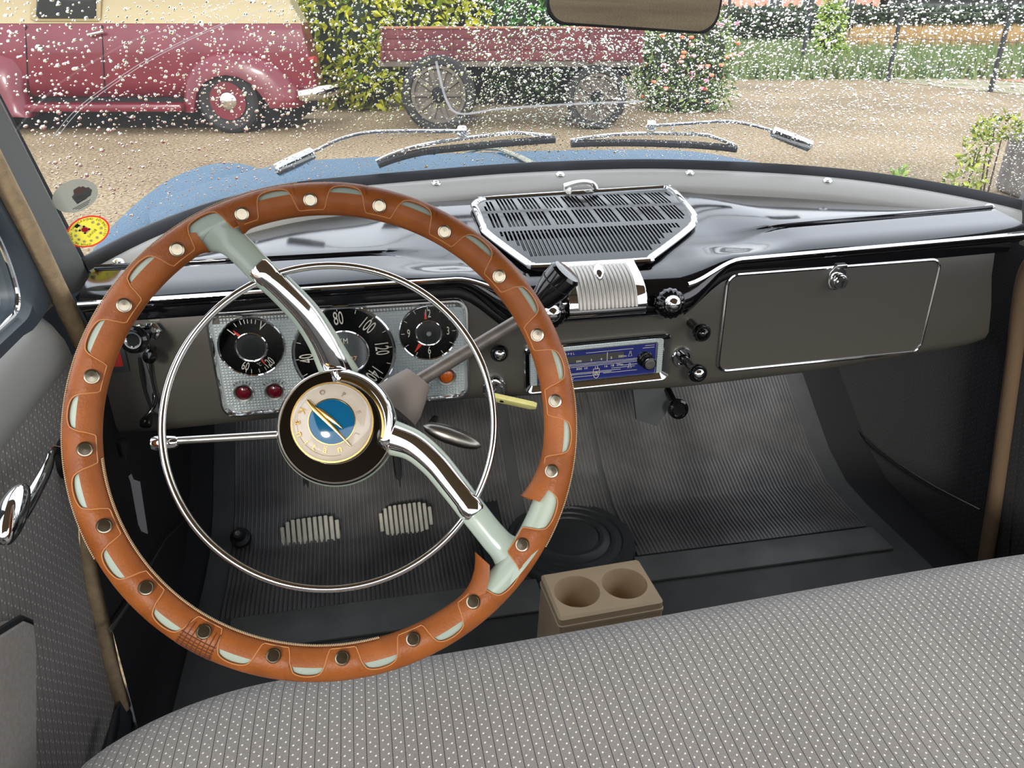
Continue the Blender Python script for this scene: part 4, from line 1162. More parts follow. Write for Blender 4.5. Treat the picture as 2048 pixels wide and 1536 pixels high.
MB().prism(roundish := [(x*.034, y*L_) for x, y in ((-.62, -.5), (.62, -.5), (.72, -.2), (.8, 0), (1., .2), (1., .36), (.8, .46), (.4, .5), (-.4, .5), (-.8, .46), (-1., .36), (-1., .2), (-.75, 0), (-.66, -.2))], M, -.012, .004, .004).build('pedal_pad', mat('accel_rubber', (38, 39, 40), .5), ac)
ar = MB()
for k in range(4):
    ar.tube([M @ Vector((.034*(.72-.16*k)*cos(2*pi*i/24), L_*.27+.040*(1-.2*k)*sin(2*pi*i/24), .0045)) for i in range(24)], .0012, 5, closed=True)
ar.build('pedal_rings', RUBBER, ac)
db = thing('dimmer_button', 'small black foot dimmer button on the floor left of the pedals', 'button', aty(476, 1068, 1.22))
M = frame(aty(476, 1068, 1.215), (1, 0, 0), (0, .80, .6))
MB().lathe([(.019, -.030), (.018, -.018), (.011, -.014), (.010, 0), (.0085, .003), (0, .0035)], M, 24).build('button_cap', RUBBER, db)
MB().lathe([(.0052, .0035), (.0046, .006), (.003, .006), (.0025, .0045), (0, .0045)], M, 16).build('button_pin', SATIN, db)
# cup holder box
cz = CAM.z-.78
q = [atz(*p, cz) for p in ((1112, 1240), (1320, 1203), (1287, 1121), (1085, 1141))]
cb = thing('cup_holder', 'beige plastic box cup holder with two round wells in front of the seat', 'cup holder', Vector((q[0].x/2+q[1].x/2, .86, CAM.z+FZ)))
M = frame(sum(q, Vector())/4, (q[1]-q[0]), q[3]-q[0]); Mi = M.inverted()
wd, hd = ((q[1]-q[0]).length+(q[2]-q[3]).length)/2, ((q[3]-q[0]).length+(q[2]-q[1]).length)/2
hh = CAM.z-.78-(CAM.z+FZ)-.006
mb = MB(); rr_ = wd*.215
cw = [(-wd*.235, 0), (wd*.235, 0)]
# top plate with two holes: fan rings from each well to its half of the plate
for s_, (cx_, cy_) in zip((-1, 1), cw):
    n = 48; ring, sq = [], []
    x0, x1 = (-wd/2+.004, 0) if s_ < 0 else (0, wd/2-.004)
    for k in range(n):
        a = 2*pi*k/n+pi/n; dx, dy = cos(a), sin(a)
        ring.append(Vector((cx_+rr_*dx, cy_+rr_*dy, 0)))
        tx = ((x1 if dx > 0 else x0)-cx_)/dx if abs(dx) > 1e-6 else 9
        ty = ((hd/2-.004 if dy > 0 else -hd/2+.004)-cy_)/dy if abs(dy) > 1e-6 else 9
        t = min(tx, ty); sq.append(Vector((cx_+dx*t, cy_+dy*t, 0)))
    for crn in ((x0, hd/2-.004), (x1, hd/2-.004), (x0, -hd/2+.004), (x1, -hd/2+.004)):
        k = min(range(n), key=lambda i_: (sq[i_].xy-Vector(crn)).length); sq[k] = Vector((crn[0], crn[1], 0))
    well = [[p+Vector((0, 0, h)) if f == 1 else Vector((cx_+(p.x-cx_)*f, cy_+(p.y-cy_)*f, h)) for p in ring] for f, h in ((1, 0), (.985, -.002), (.97, -.006), (.90, -.058), (.80, -.062))]
    mb.loft([[M @ p for p in sq]]+[[M @ p for p in L2] for L2 in well], False, True, flip=False)
bx = rrect(wd, hd, .006, 4)
mb.loft([[M @ Vector((x*1.05, y*1.10, -hh)) for x, y in bx], [M @ Vector((x, y, -.012)) for x, y in bx], [M @ Vector((x, y, -.003)) for x, y in bx], [M @ Vector((x*(1-.008/wd*1.0), y*(1-.008/hd), 0)) for x, y in bx]], False, False)
mb.build('holder_box', PLASB, cb)
ringloft(MB(), M, [(wd*1.006, hd*1.01, .006, -.020), (wd*1.02, hd*1.035, .007, -.019), (wd*1.02, hd*1.035, .007, -.014), (wd*1.004, hd*1.006, .006, -.013)]).build('holder_rim', PLASB, cb)
# tag on a cord under the left dash end
tg = thing('hanging_tag', 'pale card tag hanging on a cord below the left dash end', 'tag', aty(262, 960, .98))
M = frame(aty(279, 1015, .98), (aty(296, 960, .98)-aty(262, 960, .98)), (aty(262, 960, .98)-aty(280, 1065, .985)))
pts = [aty(*p, .98) for p in ((258, 950), (264, 945), (268, 957), (281, 962), (295, 1070), (282, 1064), (276, 1050), (262, 962))]
mb = MB(); Mi = M.inverted(); mb.prism([(Mi @ p).xy for p in pts], M, -.0006, .0006); mb.build('card', WHITEC, tg)
MB().tube([aty(246, 893, .985), aty(252, 920, .98), aty(261, 950, .98)], .0014, 6).tube([aty(240, 905, .985), aty(262, 960, .98)], .0012, 6).lathe([(.008, -.01), (.008, .012), (0, .014)], Matrix.Translation(aty(247, 896, .99)), 12).build('cord', RUBBER, tg)

# ================================================================== SEAT
seat = thing('bench_seat', 'grey pin striped front bench seat with pale dots', 'seat', V(0, .2, -.92))
def seat_prof(x):
    tL = max(0, (-.44-x)/.205); tR = max(0, (x-.52)/.16); t = min(1, max(tL, tR))
    dz = .055*(1-sqrt(max(0, 1-t*t))); dy = .035*t*t
    fy = .618+.030*smooth((x+.5)/1.0)-.04*t*t
    zf = -.586
    P = [(-.50, zf-.075-dz), (-.2, zf-.066-dz), (0, zf-.050-dz), (.15, zf-.034-dz), (.28, zf-.020-dz), (.38, zf-.010-dz), (.46, zf-.003-dz), (fy-.085, zf-.001-dz), (fy-.045, zf-.008-dz), (fy-.018, zf-.024-dz), (fy-.003, zf-.048-dz), (fy, zf-.08-dz*.8), (fy-.004, zf-.14), (fy-.015, zf-.22), (fy-.025, zf-.30)]
    return P
cu = MB(); rows = []; uvs = []
for i in range(75):
    x = lerp(-.645, .68, i/74)
    L_ = catmull([V(x, y, z) for y, z in seat_prof(x)], 4); s_ = 0; u = []
    for k, p in enumerate(L_):
        if k: s_ += (p-L_[k-1]).length
        u.append((x, s_))
    rows.append(L_); uvs.append(u)
cu.grid(rows, uv=uvs, flip=True)
cu.build('seat_cushion', FAB, seat, ang=80)
sd = MB()
L0 = rows[0]; sd.grid([L0, [p+Vector((-.012, 0, -.02)) for p in L0], [Vector((p.x-.014, p.y-.01, min(p.z-.03, CAM.z+FZ+.1))) for p in L0]], flip=False)
sd.build('seat_side', mat('seat_side_cloth', (70, 66, 62), .9), seat)
# seat back, behind the lens, kept low so sunlight passes over it
bk = MB(); rows = []; uvs = []
for i in range(21):
    x = lerp(-.645, .68, i/20); L_ = [V(x, y, z) for y, z in ((-.36, -.66), (-.38, -.5), (-.42, -.36), (-.46, -.28), (-.51, -.26), (-.57, -.28), (-.58, -.6))]
    rows.append(L_); uvs.append([(x, k*.16) for k in range(7)])
bk.grid(rows, uv=uvs, flip=True); bk.build('seat_back', FAB, seat)
# chrome door-step end
struct(MB().tube([atx(238, 1412, -.69), atx(232, 1440, -.69), atx(222, 1490, -.69), atx(212, 1540, -.69), atx(200, 1600, -.69)], [.004, .010, .0105, .011, .011], 10, up=(1, 0, 0), fl=.4).build('trim_8', mat('sill_metal', (90, 92, 94), .3, metal=1)))

# ================================================================== MIRROR
P = [aty(px, py, .75) for px, py in ((1090, 0), (1466, 48))]
mo = aty(1278, -45, .75)
mr = thing('rear_view_mirror', 'dark framed rear view mirror at the windshield top', 'mirror', mo)
xm = (aty(1440, 52, .75)-aty(1120, 30, .75)).normalized()
nm_ = ((CAM+Vector((.0, -.55, -.02)))-mo).normalized()
M = frame(mo, xm, nm_.cross(xm))
cwid = 372*pxscale(mo); chh = 190*pxscale(mo)
def mshape(k): return [(x, y) for x, y in rrect(cwid-k, chh-k, .018, 8)]
MB().loft([[M @ Vector((x, y, -.016)) for x, y in mshape(.03)], [M @ Vector((x, y, -.010)) for x, y in mshape(.006)], [M @ Vector((x, y, .0)) for x, y in mshape(0)], [M @ Vector((x, y, .0018)) for x, y in mshape(.0015)], [M @ Vector((x, y, .0012)) for x, y in mshape(.005)]], True, False).build('mirror_frame', RUBBER, mr)
MB().prism(mshape(.0045), M, .0004, .0012).build('mirror_face', MIRRM, mr, 'mirror face greyed for a darker reflection')
MB().tube([M @ Vector((0, 0, -.014)), M @ Vector((0, .05, -.05)), V(mo.x+.0, .95, .215)], .007, 10).build('mirror_arm', DULL, mr)

# ================================================================== STICKERS ON THE GLASS
def wframe(px, py, off, pxa, pya):
    """frame on the glass: x toward pixel (pxa, pya)"""
    o = onws(px, py, off); n = -wsn(o); x = onws(pxa, pya, off)-o; x = (x-n*x.dot(n)).normalized()
    return Matrix.Translation(o) @ Matrix((x, n.cross(x), n)).transposed().to_4x4()
def ell(a, b, n=40): return [(a*cos(2*pi*k/n), b*sin(2*pi*k/n)) for k in range(n)]
def fit_ell(c, pts, off):
    o = onws(*c, off); M = wframe(*c, off, pts[0][0], pts[0][1]); Mi = M.inverted()
    a = (Mi @ onws(*pts[0], off)).xy.length; b = abs((Mi @ onws(*pts[1], off)).y)
    return M, a, b
s1 = thing('grey_sticker', 'grey oval car club sticker on the windshield corner', 'sticker', onws(150, 391))
M, a, b = fit_ell((150, 391), ((188, 366), (138, 359)), -.0012)
MB().add([M @ Vector((x, y, .0002)) for x, y in ell(a, b)], [tuple(range(40))]).build('sticker_disc', STKG, s1)
mb = MB(); q = M @ Matrix.Translation((a*.30, b*.02, .0006))
mb.prism([(x*a*.5, y*b*.55) for x, y in ((-.9, -.9), (.5, -.75), (.9, -.3), (.8, .2), (.4, .3), (.2, .75), (-.4, .7), (-.6, .25), (-.9, .1))], q, 0, .0002)
for k in range(4): mb.box(q @ Matrix.Translation((-a*.22, b*(-.45+.12*k), .0001)), (a*.5, b*.05, .0002))
for k in range(3): mb.box(M @ Matrix.Translation((-a*.02, -b*(.62+.09*k), .0006)), (a*(.9-.2*k), b*.035, .0002))
mb.build('sticker_car', STKG2, s1, 'faded grey car drawing')
MB().prism([(x*a*.28, y*b*.22) for x, y in ((-1, -.6), (1, -.4), (.8, .6), (-.6, .8))], q @ Matrix.Translation((a*.02, b*.18, .0002)), 0, .0002).build('sticker_car_body', STKG3, s1)
s2 = thing('yellow_sticker', 'yellow oval sticker with red edge and black print on the windshield corner', 'sticker', onws(176, 462))
M, a, b = fit_ell((176, 462), ((213, 440), (166, 431)), -.0012)
MB().grid([[M @ Vector((x, y, .0003)) for x, y in ell(a, b)], [M @ Vector((x, y, .0003)) for x, y in ell(a*.915, b*.90)]], cu=True).build('sticker_edge', STKR, s2, 'red edge')
MB().add([M @ Vector((x, y, .0004)) for x, y in ell(a*.915, b*.90)], [tuple(range(40))]).build('sticker_disc', STKY, s2)
mb = MB(); RB = Matrix.Rotation(radians(28), 4, 'Z')
Me = M @ Matrix.Diagonal((a, b, 1, 1))
for k in range(12):
    t = 2*pi*k/12+.3
    if k == 2: continue
    mb.prism(ell(.085, .10, 12), Me @ Matrix.Translation((.60*cos(t), .60*sin(t), 0)), .0006, .0009)
mb.prism([(-.16, .05), (.20, .05), (.20, .55), (-.16, .55)], Me @ Matrix.Rotation(radians(24), 4, 'Z') @ Matrix.Translation((0, -.05, 0)), .0006, .0009)
mb.build('sticker_dots', STKW, s2, 'white month dots')
RB = Me @ Matrix.Rotation(radians(24), 4, 'Z')
mb = MB()
tx = 'VEILIGHEIDS ONDERZOCHT DOOR UW AUTO'[::-1]
for i, c in enumerate(tx):
    t = radians(250-i*310/len(tx))
    mb.text(c, Me @ Matrix.Translation((.80*cos(t), .80*sin(t), .0009)) @ Matrix.Rotation(t-pi/2, 4, 'Z'), .17, 1., .0001, mirror=True)
for k in range(12):
    t = 2*pi*k/12+.3
    if k != 2: mb.text(str(12-k), Me @ Matrix.Translation((.60*cos(t), .60*sin(t), .0010)), .13, 1., .0001, mirror=True)
mb.text('BOVAG', RB @ Matrix.Translation((.02, -.20, .0010)), .22, .75, .0001, mirror=True)
mb.prism([(-.10, .62), (.12, .62), (.12, .80), (-.10, .80)], RB, .0007, .0010)
for x, y in ((-.14, .10), (.14, .10), (-.14, .42), (.14, .42)): mb.prism([(x-.05, y-.05), (x+.05, y-.05), (x+.05, y+.05), (x-.05, y+.05)], RB, .0008, .0011)
mb.build('sticker_print', STKK, s2, 'black mirrored print', smooth=False)
MB().prism(ell(.14, .17, 24), RB @ Matrix.Translation((.02, .25, 0)), .0009, .0013).build('sticker_logo', mat('logo_red', (206, 30, 50), .5), s2, 'red round logo')

# ================================================================== WIPERS, RAIN, SMEARS
def wiper(name, lbl, pivot, arm, blade, knuckle, bridge):
    t = thing(name, lbl, 'wiper', onws(*arm[len(arm)//2], .02), 'windshield wipers')
    A = [onws(*p, .028) for p in pivot]
    MB().tube([A[0].lerp(A[1], k) for k in (0, .04, .5, .96, 1)], [.006, .0115, .012, .0105, .006], 8, up=wsn(A[0]), fl=.8).build('arm_head', CHROME, t, 'chrome arm head')
    P = catmull([onws(*p, .030) for p in arm], 6)
    MB().tube(P, .0026, 8).build('wiper_arm', CHROME, t)
    MB().tube(catmull([onws(*p, .011) for p in blade], 5), .0058, 6, up=wsn(A[0]), fl=1.3).build('blade_rubber', RUBBER, t, 'black rubber blade')
    MB().tube(catmull([onws(p[0], p[1]-1, .017) for p in bridge], 5), .0030, 6).build('blade_bridge', CHROME, t, 'chrome blade bridge')
    mb = MB(); k0 = onws(*knuckle, .028); mb.box(frame(k0, RT, wsn(k0)), (.018, .016, .016), .005); mb.build('knuckle', CHROME, t)
wiper('windshield_wiper', 'chrome wiper with black blade, the one seen above the steering wheel', ((562, 364), (640, 326)), [(640, 326), (690, 302), (740, 289), (800, 285), (930, 284)], [(760, 338), (800, 324), (850, 312), (930, 303), (1020, 294), (1112, 287)], (932, 283), [(758, 337), (790, 322), (845, 305), (930, 291), (1020, 280), (1060, 281), (1105, 285)])
wiper('windshield_wiper', 'chrome wiper with black blade, the one seen above the dash grille', ((1624, 313), (1546, 282)), [(1546, 282), (1500, 270), (1455, 264), (1400, 267), (1310, 273)], [(1144, 296), (1200, 294), (1280, 294), (1370, 297), (1430, 301), (1474, 306)], (1306, 271), [(1144, 294), (1215, 284), (1300, 280), (1400, 282), (1430, 288), (1470, 303)])
# rain drops on the outside of the glass
def drops(seed, n):
    rg = np.random.default_rng(seed)
    x = rg.uniform(XL+.01, XR+.01, n); v = rg.uniform(0, 1, n)
    zbv = np.interp(x, [p[0] for p in BT], [p[1] for p in BT])
    z = zbv+.004+(ZTOP-.02-zbv)*v
    y = 1.40-.45*x*x-RAKE*(z-zbv)
    low = np.clip((z-zbv)/.10, 0, 1)
    r = np.exp(rg.normal(-6.78, .38, n))*(.62+.48*low)*np.where(x > .1, .88, 1.0)
    keep = rg.uniform(0, 1, n) < np.where(x > -.15, 1, .48)
    x, y, z, r = x[keep], y[keep], z[keep], np.clip(r[keep], .0005, .0034); n = len(x)
    N = np.stack([.9*x, np.ones(n), np.full(n, RAKE)], 1); N /= np.linalg.norm(N, axis=1)[:, None]
    U = np.cross(np.tile([1., 0, 0], (n, 1)), N); U /= np.linalg.norm(U, axis=1)[:, None]
    S = np.cross(N, U)
    P = np.stack([x, y, z+CAM.z], 1)+N*.001
    seg, rings = 7, [(1., 0.), (.70, .38)]
    tv = [(q*cos(2*pi*k/seg), q*sin(2*pi*k/seg), h) for q, h in rings for k in range(seg)]+[(0, 0, .53)]
    tv = np.array(tv); nv = len(tv)
    rx = r*rg.uniform(.85, 1.2, n); ry = r*rg.uniform(.85, 1.2, n); rh = r*rg.uniform(.35, .85, n)*np.where(x > .1, 1.15, .8)
    co = P[:, None, :]+tv[None, :, 0:1]*(S*rx[:, None])[:, None, :]+tv[None, :, 1:2]*(U*ry[:, None])[:, None, :]+tv[None, :, 2:3]*(N*rh[:, None])[:, None, :]
    fs = []
    for a in range(1):
        for k in range(seg): fs.append((a*seg+k, a*seg+(k+1) % seg, (a+1)*seg+(k+1) % seg, (a+1)*seg+k))
    qd = np.array(fs); tr = np.array([(seg+k, seg+(k+1) % seg, nv-1) for k in range(seg)])
    off = (np.arange(n)*nv)[:, None, None]
    Q = (qd[None]+off).reshape(-1, 4); T = (tr[None]+off).reshape(-1, 3)
    me = bpy.data.meshes.new('raindrops')
    me.vertices.add(n*nv); me.vertices.foreach_set('co', co.reshape(-1).astype(np.float32))
    nl = Q.size+T.size; me.loops.add(nl); me.loops.foreach_set('vertex_index', np.concatenate([Q.reshape(-1), T.reshape(-1)]).astype(np.int32))
    me.polygons.add(len(Q)+len(T))
    st = np.concatenate([np.arange(len(Q))*4, len(Q)*4+np.arange(len(T))*3]).astype(np.int32)
    me.polygons.foreach_set('loop_start', st)
    me.polygons.foreach_set('use_smooth', np.ones(len(Q)+len(T), bool))
    me.update(calc_edges=True); me.validate()
    me.materials.append(WATER)
    o = bpy.data.objects.new('raindrops', me); sc.collection.objects.link(o)
    o['kind'] = 'stuff'; o['label'] = 'clear raindrops covering the outside of the windshield'; o['category'] = 'raindrops'
    return o
drops(3, 40000)
sm = thing('glass_smears', 'thin pale smear lines and wiper scratches on the windshield', 'smear', onws(900, 200))
MB().tube(catmull([onws(*p, -.0008) for p in ((872, 122), (882, 165), (893, 200), (908, 222), (935, 227), (990, 218), (1080, 211), (1180, 206), (1290, 202))], 6), [.0022]*49, 6, up=(0, 1, .6), fl=.1).build('smear', SMEAR, sm)
for dx in (0, 9):
    MB().tube(catmull([onws(px+dx, py, -.0008) for px, py in ((106, 272), (150, 220), (215, 170), (300, 115), (400, 65), (470, 38), (560, 5))], 6), .00045, 5).build('scratch', SMEAR, sm)

# ================================================================== OUTSIDE: OWN CAR HOOD
ch = thing('car_hood', 'wet blue hood and front fender of the car ahead of the windshield', 'car hood', V(0, 2, -.5))
hd_ = MB(); rows = []
HW = [(1.44, .40, -.258), (1.6, .44, -.266), (1.83, .47, -.289), (2.1, .50, -.330), (2.4, .50, -.39), (2.6, .48, -.45)]
for y, wd, z in HW:
    row = []
    for i in range(33):
        t = lerp(-1, 1, i/32); x = t*(wd+.30)
        zz = z-.020*t*t-.20*max(0, abs(t)-.55)**1.6
        row.append(V(x, y, zz-.012))
    rows.append(row)
hd_.grid(rows); hd_.build('hood_panel', HOODB, ch, 'wet blue hood')
cw_ = MB(); cw_.grid([[V(x, 1.40-.45*x*x+.015+dy, zb(x)-.035-.02*dy) for x in [-.72+1.44*i/30 for i in range(31)]] for dy in (0, .03, .06)])
cw_.build('cowl', HOODB, ch)
MB().tube([V(.0, 1.47, -.268+.004), V(0, 1.6, -.272), V(0, 1.83, -.292), V(0, 2.1, -.332), V(0, 2.5, -.41)], .0075, 8, up=(0, 0, 1), fl=.6).build('hood_strip', HOODS, ch, 'aged metal centre strip')
fd = MB(); rows = []
for i in range(25):
    y = lerp(1.30, 2.6, i/24)
    row = []
    for k in range(17):
        a = pi*k/16; ctr = -.745-.03*sin(pi*i/24); e = 1-max(0, (y-2.0)/.7)**2*.5
        row.append(V(ctr-.135*cos(a), y, lerp(-.520, -.42, 0)+.110*sin(a)*e+.02*smooth((y-1.3)/.5)))
    rows.append(row)
fd.grid(rows); fd.build('front_fender', HOODB, ch, 'wet blue fender top')

# ================================================================== OUTSIDE: YARD
FH = Vector((sin(PS), cos(PS), 0)); G0_ = Vector((CAM.x, CAM.y, 0))
def vp(px, py, D):
    d = ray(px, py); P = CAM+d*(D/d.dot(FH)); return P
def ah(px, py, D):
    P = vp(px, py, D); return (P-G0_).dot(RT), P.z
def A3(a, h, D): return G0_+RT*a+FH*D+Vector((0, 0, h))

# ---- mirror on the own left door, outside the quarter glass
em_ = thing('side_mirror', 'round chrome side mirror outside the quarter window', 'mirror', atx(6, 612, -.98))
MB().lathe([(0, -.05), (.03, -.042), (.05, -.02), (.058, 0), (.056, .006), (.050, .004), (0, .004)], frame(atx(2, 612, -.98), (1, -.2, 0), (0, 0, 1)), 28).build('mirror_shell', CHROME, em_)
MB().tube([atx(2, 612, -.98)+Vector((0, .04, -.01)), V(-.80, 1.0, -.36)], .007, 8).build('mirror_stalk', CHROME, em_)
# ---- the van
VD = 9.35
van = thing('panel_van', 'old dark red and cream panel van parked ahead on the gravel', 'van', A3(-4.2, 0, VD+.8))
VRED = mat('van_red', (96, 22, 34), .32, coat=.2, rgb2=(104, 28, 40), vs_=3)
VCRM = mat('van_cream', (156, 141, 104), .4, coat=.1)
VDK = mat('van_glass', (30, 34, 36), .08, coat=.4)
TYRE = mat('tyre', (34, 33, 33), .75)
def pa(px, py): return ah(px, py, VD)
hb = pa(300, 47)[1]
def arear(h):
    return interp([(.3, pa(612, 215)[0]), (pa(640, 175)[1], pa(634, 175)[0]), (pa(615, 110)[1], pa(618, 110)[0]), (hb, pa(598, 47)[0]), (pa(570, 0)[1], pa(572, 0)[0]), (2.1, pa(555, -60)[0])], h)
AF = -6.6
def shell(secs):
    rows = []
    for dp, h in secs:
        row = []; ar = arear(h)
        for i in range(31):
            t = i/30; a = lerp(AF, ar, t)
            row.append(A3(a, h, VD+dp))
        for dd, ins in ((.05, .008), (.12, .03), (.22, .08), (.5, .13), (.95-dp if dp < .9 else .02, .15)):
            row.append(A3(ar-ins+.02, h, VD+dp+dd))
        rows.append(row)
    return rows
MB().grid(shell([(.10, .38), (.02, .44), (0, .55), (-.01, .85), (0, 1.08), (.02, hb-.04), (.035, hb)])).build('van_body', VRED, van, 'dark red lower body', ang=60)
MB().grid(shell([(.03, hb), (.045, hb+.015), (.06, hb+.2), (.11, 1.75), (.2, 1.92), (.45, 2.0), (.95, 2.02)])).build('van_upper', VCRM, van, 'cream upper body', ang=60)
MB().box(Matrix.Translation(A3(-4.85, .27, VD+.72)) @ Matrix.Rotation(-PS, 4, 'Z'), (4.6, 1.2, .34), .03).build('van_chassis_shade', HOLE, van)  # matt black belly box, lowered to stand in for the shade underneath
def bulge(outer, inner, dep, m, nm, par, lbl, base=0.):
    """fender: outline on the body, crown bulging toward the viewer, wheel-opening edge"""
    lp = []
    O = [Vector(pa(*p)) for p in outer]; I = [Vector(pa(*p)) for p in inner]
    for f, dd in ((0, .02), (.08, -.035), (.25, -.5*dep-.03), (.5, -.85*dep), (.8, -dep), (1, -dep), (1.02, -dep+.12)):
        lp.append([A3(*(o.lerp(i_, f)), VD+dd) for o, i_ in zip(O, I)])
    MB().grid(lp).build(nm, m, par, lbl, ang=60)
bulge([(368, 222), (368, 190), (372, 150), (392, 118), (425, 103), (465, 99), (510, 105), (552, 125), (583, 155), (603, 185), (610, 205), (600, 215)],
      [(398, 222), (400, 200), (404, 180), (418, 163), (438, 152), (460, 148), (485, 152), (508, 164), (524, 180), (538, 198), (545, 208), (547, 213)], .16, VRED, 'rear_fender', van, 'rounded dark red rear fender')
bulge([(-150, 110), (-60, 98), (0, 104), (28, 115), (45, 140), (54, 175), (60, 205), (78, 225), (76, 231)],
      [(-150, 228), (-60, 228), (-20, 228), (0, 228), (10, 229), (25, 229), (40, 230), (60, 231), (74, 232)], .18, VRED, 'front_fender', van, 'rounded dark red front fender')
a0, a1 = pa(70, 210)[0], pa(378, 210)[0]; h0 = pa(200, 212)[1]
MB().box(Matrix.Translation(A3((a0+a1)/2, h0, VD-.08)) @ Matrix.Rotation(-PS, 4, 'Z'), (a1-a0, .30, .085), .025).build('running_board', VRED, van, 'red running board')
def wheel3(cpx, r, D, par, dep, hubm, rimm, rimr, capr):
    a, h = ah(cpx[0], cpx[1], D); h = r; M = frame(A3(a, h, D), RT, Z3)
    t = MB().lathe([(r*.70, -.10), (r*.86, -.10), (r*.97, -.07), (r, -.03), (r, .03), (r*.97, .07), (r*.86, .095), (r*.72, .085), (r*rimr, .06)], M, 40).build('wheel', TYRE, par, 'dark tyre')
    MB().lathe([(r*rimr, .075), (r*(rimr-.06), .065), (r*(rimr-.12), .03), (r*.3, .035), (0, .035)], M, 32).build('rim', rimm, t)
    MB().lathe([(r*capr, .035), (r*capr*.98, .06), (r*capr*.75, .09), (r*capr*.4, .105), (0, .11)], M, 24).build('hubcap', hubm, t, 'chrome hubcap' if hubm is CHROME else None)
wheel3((461, 210), .355, VD-.02, van, 0, CHROME, VRED, .58, .33)
MB().box(Matrix.Translation(A3(pa(465, 200)[0], .5, VD+.45)) @ Matrix.Rotation(-PS, 4, 'Z'), (1.0, .5, .62), .03).build('wheel_well_shade', HOLE, van)  # solid black box behind the wheel stands in for shade in the well
wheel3((-190, 210), .355, VD-.02, van, 0, CHROME, VRED, .58, .33)
# door window, handle, bumper, door seams
def vpoly(L_, dd, th_, nm, m, lbl=None, sm=False):
    P = [pa(*p) for p in L_]; mb = MB(); Mf = frame(A3(0, 0, VD+dd), RT, Z3); mb.prism(P, Mf, -th_, th_, min(.01, th_*.8)); return mb.build(nm, m, van, lbl)
vpoly(roundq := [(60, -70), (200, -70), (199, 36), (193, 43), (66, 43), (56, 38)], .052, .022, 'door_window_frame', VCRM)
vpoly([(74, -60), (190, -60), (190, 32), (184, 37), (76, 37), (70, 30)], .035, .024, 'door_window', VDK, 'dark window')
MB().tube([A3(*pa(180, 70), VD-.05), A3(*pa(212, 63), VD-.05)], .018, 8).build('door_handle', CHROME, van, 'chrome door handle')
for x0, x1 in ((203, 210), (50, 57)):
    MB().tube([A3(*pa(x0, 50), VD+.012), A3(*pa(x1-3, 100), VD-.012), A3(*pa(x1, 190), VD-.006)], .007, 5).build('door_seam', HOLE, van)
MB().tube([A3(*pa(600, 190), VD-.05), A3(*pa(626, 187), VD-.02), A3(*pa(646, 185), VD+.12), A3(*pa(650, 185), VD+.6), A3(*pa(650, 185), VD+1.5)], [.06, .075, .075, .07, .06], 12).build('rear_bumper', CHROME, van, 'chrome rear bumper')
MB().tube([A3(*pa(618, 118), VD+.0), A3(*pa(632, 118), VD-.03)], [.02, .035], 12).build('tail_lamp', mat('tail_red', (150, 50, 40), .3), van)

# ---- the old trailer
TD = 9.6
tr = thing('flatbed_trailer', 'old flat trailer with dark red sideboard on spoked rubber wheels', 'trailer', A3(.7, 0, TD+.7))
TRED = mat('trailer_red', (82, 34, 40), .7, rgb2=(98, 42, 46), vs_=4)
TGR = mat('trailer_wood', (84, 78, 70), .8, rgb2=(104, 96, 86), vs_=6)
def tbox(p0, p1, D, dep, nm, m, lbl=None, bev=.01):
    (x0, h1), (x1, h0) = ah(*p0, D), ah(*p1, D)
    return MB().box(Matrix.Translation(A3((x0+x1)/2, (h0+h1)/2, D+dep/2)) @ Matrix.Rotation(-PS, 4, 'Z'), (x1-x0, dep, h1-h0), bev).build(nm, m, tr, lbl)
for y0, y1 in ((57, 78), (79, 100), (101, 122)):
    tbox((760, y0), (1284, y1), TD, .04, 'sideboard_plank', TRED)
tbox((758, 53), (1286, 58), TD-.02, .08, 'top_rail', mat('rail', (150, 96, 72), .7), 'brown top rail')
for x in (762, 900, 1040, 1180, 1278): tbox((x, 58), (x+7, 126), TD-.03, .04, 'stake', TRED)
tbox((756, 120), (1288, 134), TD+.02, 1.6, 'bed', TGR)
tbox((760, 58), (1284, 122), TD+1.55, .04, 'rear_sideboard', TRED)
tbox((800, 136), (1260, 152), TD+.3, .12, 'chassis_beam', HOLE)
tbox((800, 136), (1260, 152), TD+1.2, .12, 'chassis_beam', HOLE)
tbox((840, 150), (920, 200), TD+.5, .5, 'axle_block', HOLE); tbox((1150, 150), (1230, 195), TD+.5, .5, 'axle_block', HOLE)
def cartwheel(px, D, r):
    a, _ = ah(px, 200, D); M = frame(A3(a, r, D), RT, Z3)
    w_ = MB().lathe([(r*.78, -.08), (r*.93, -.08), (r, -.045), (r, .045), (r*.93, .08), (r*.78, .08), (r*.74, .05), (r*.74, -.05), (r*.78, -.08)], M, 36).build('wheel', TYRE, tr, 'worn rubber tyre')
    mb = MB().lathe([(r*.74, -.03), (r*.78, .05), (r*.66, .055), (r*.64, .0)], M, 32)
    for k in range(10): mb.box(M @ Matrix.Rotation(2*pi*k/10, 4, 'Z') @ Matrix.Translation((r*.40, 0, .02)), (r*.6, .05, .04), .008)
    mb.build('wheel_spokes', TGR, w_)
    MB().lathe([(r*.2, -.04), (r*.2, .08), (r*.12, .12), (0, .12)], M, 20).build('wheel_hub', HOLE, w_)
cartwheel(878, TD-.25, .42); cartwheel(1192, TD+.05, .36)
cartwheel(905, TD+1.4, .42); cartwheel(1170, TD+1.4, .36)

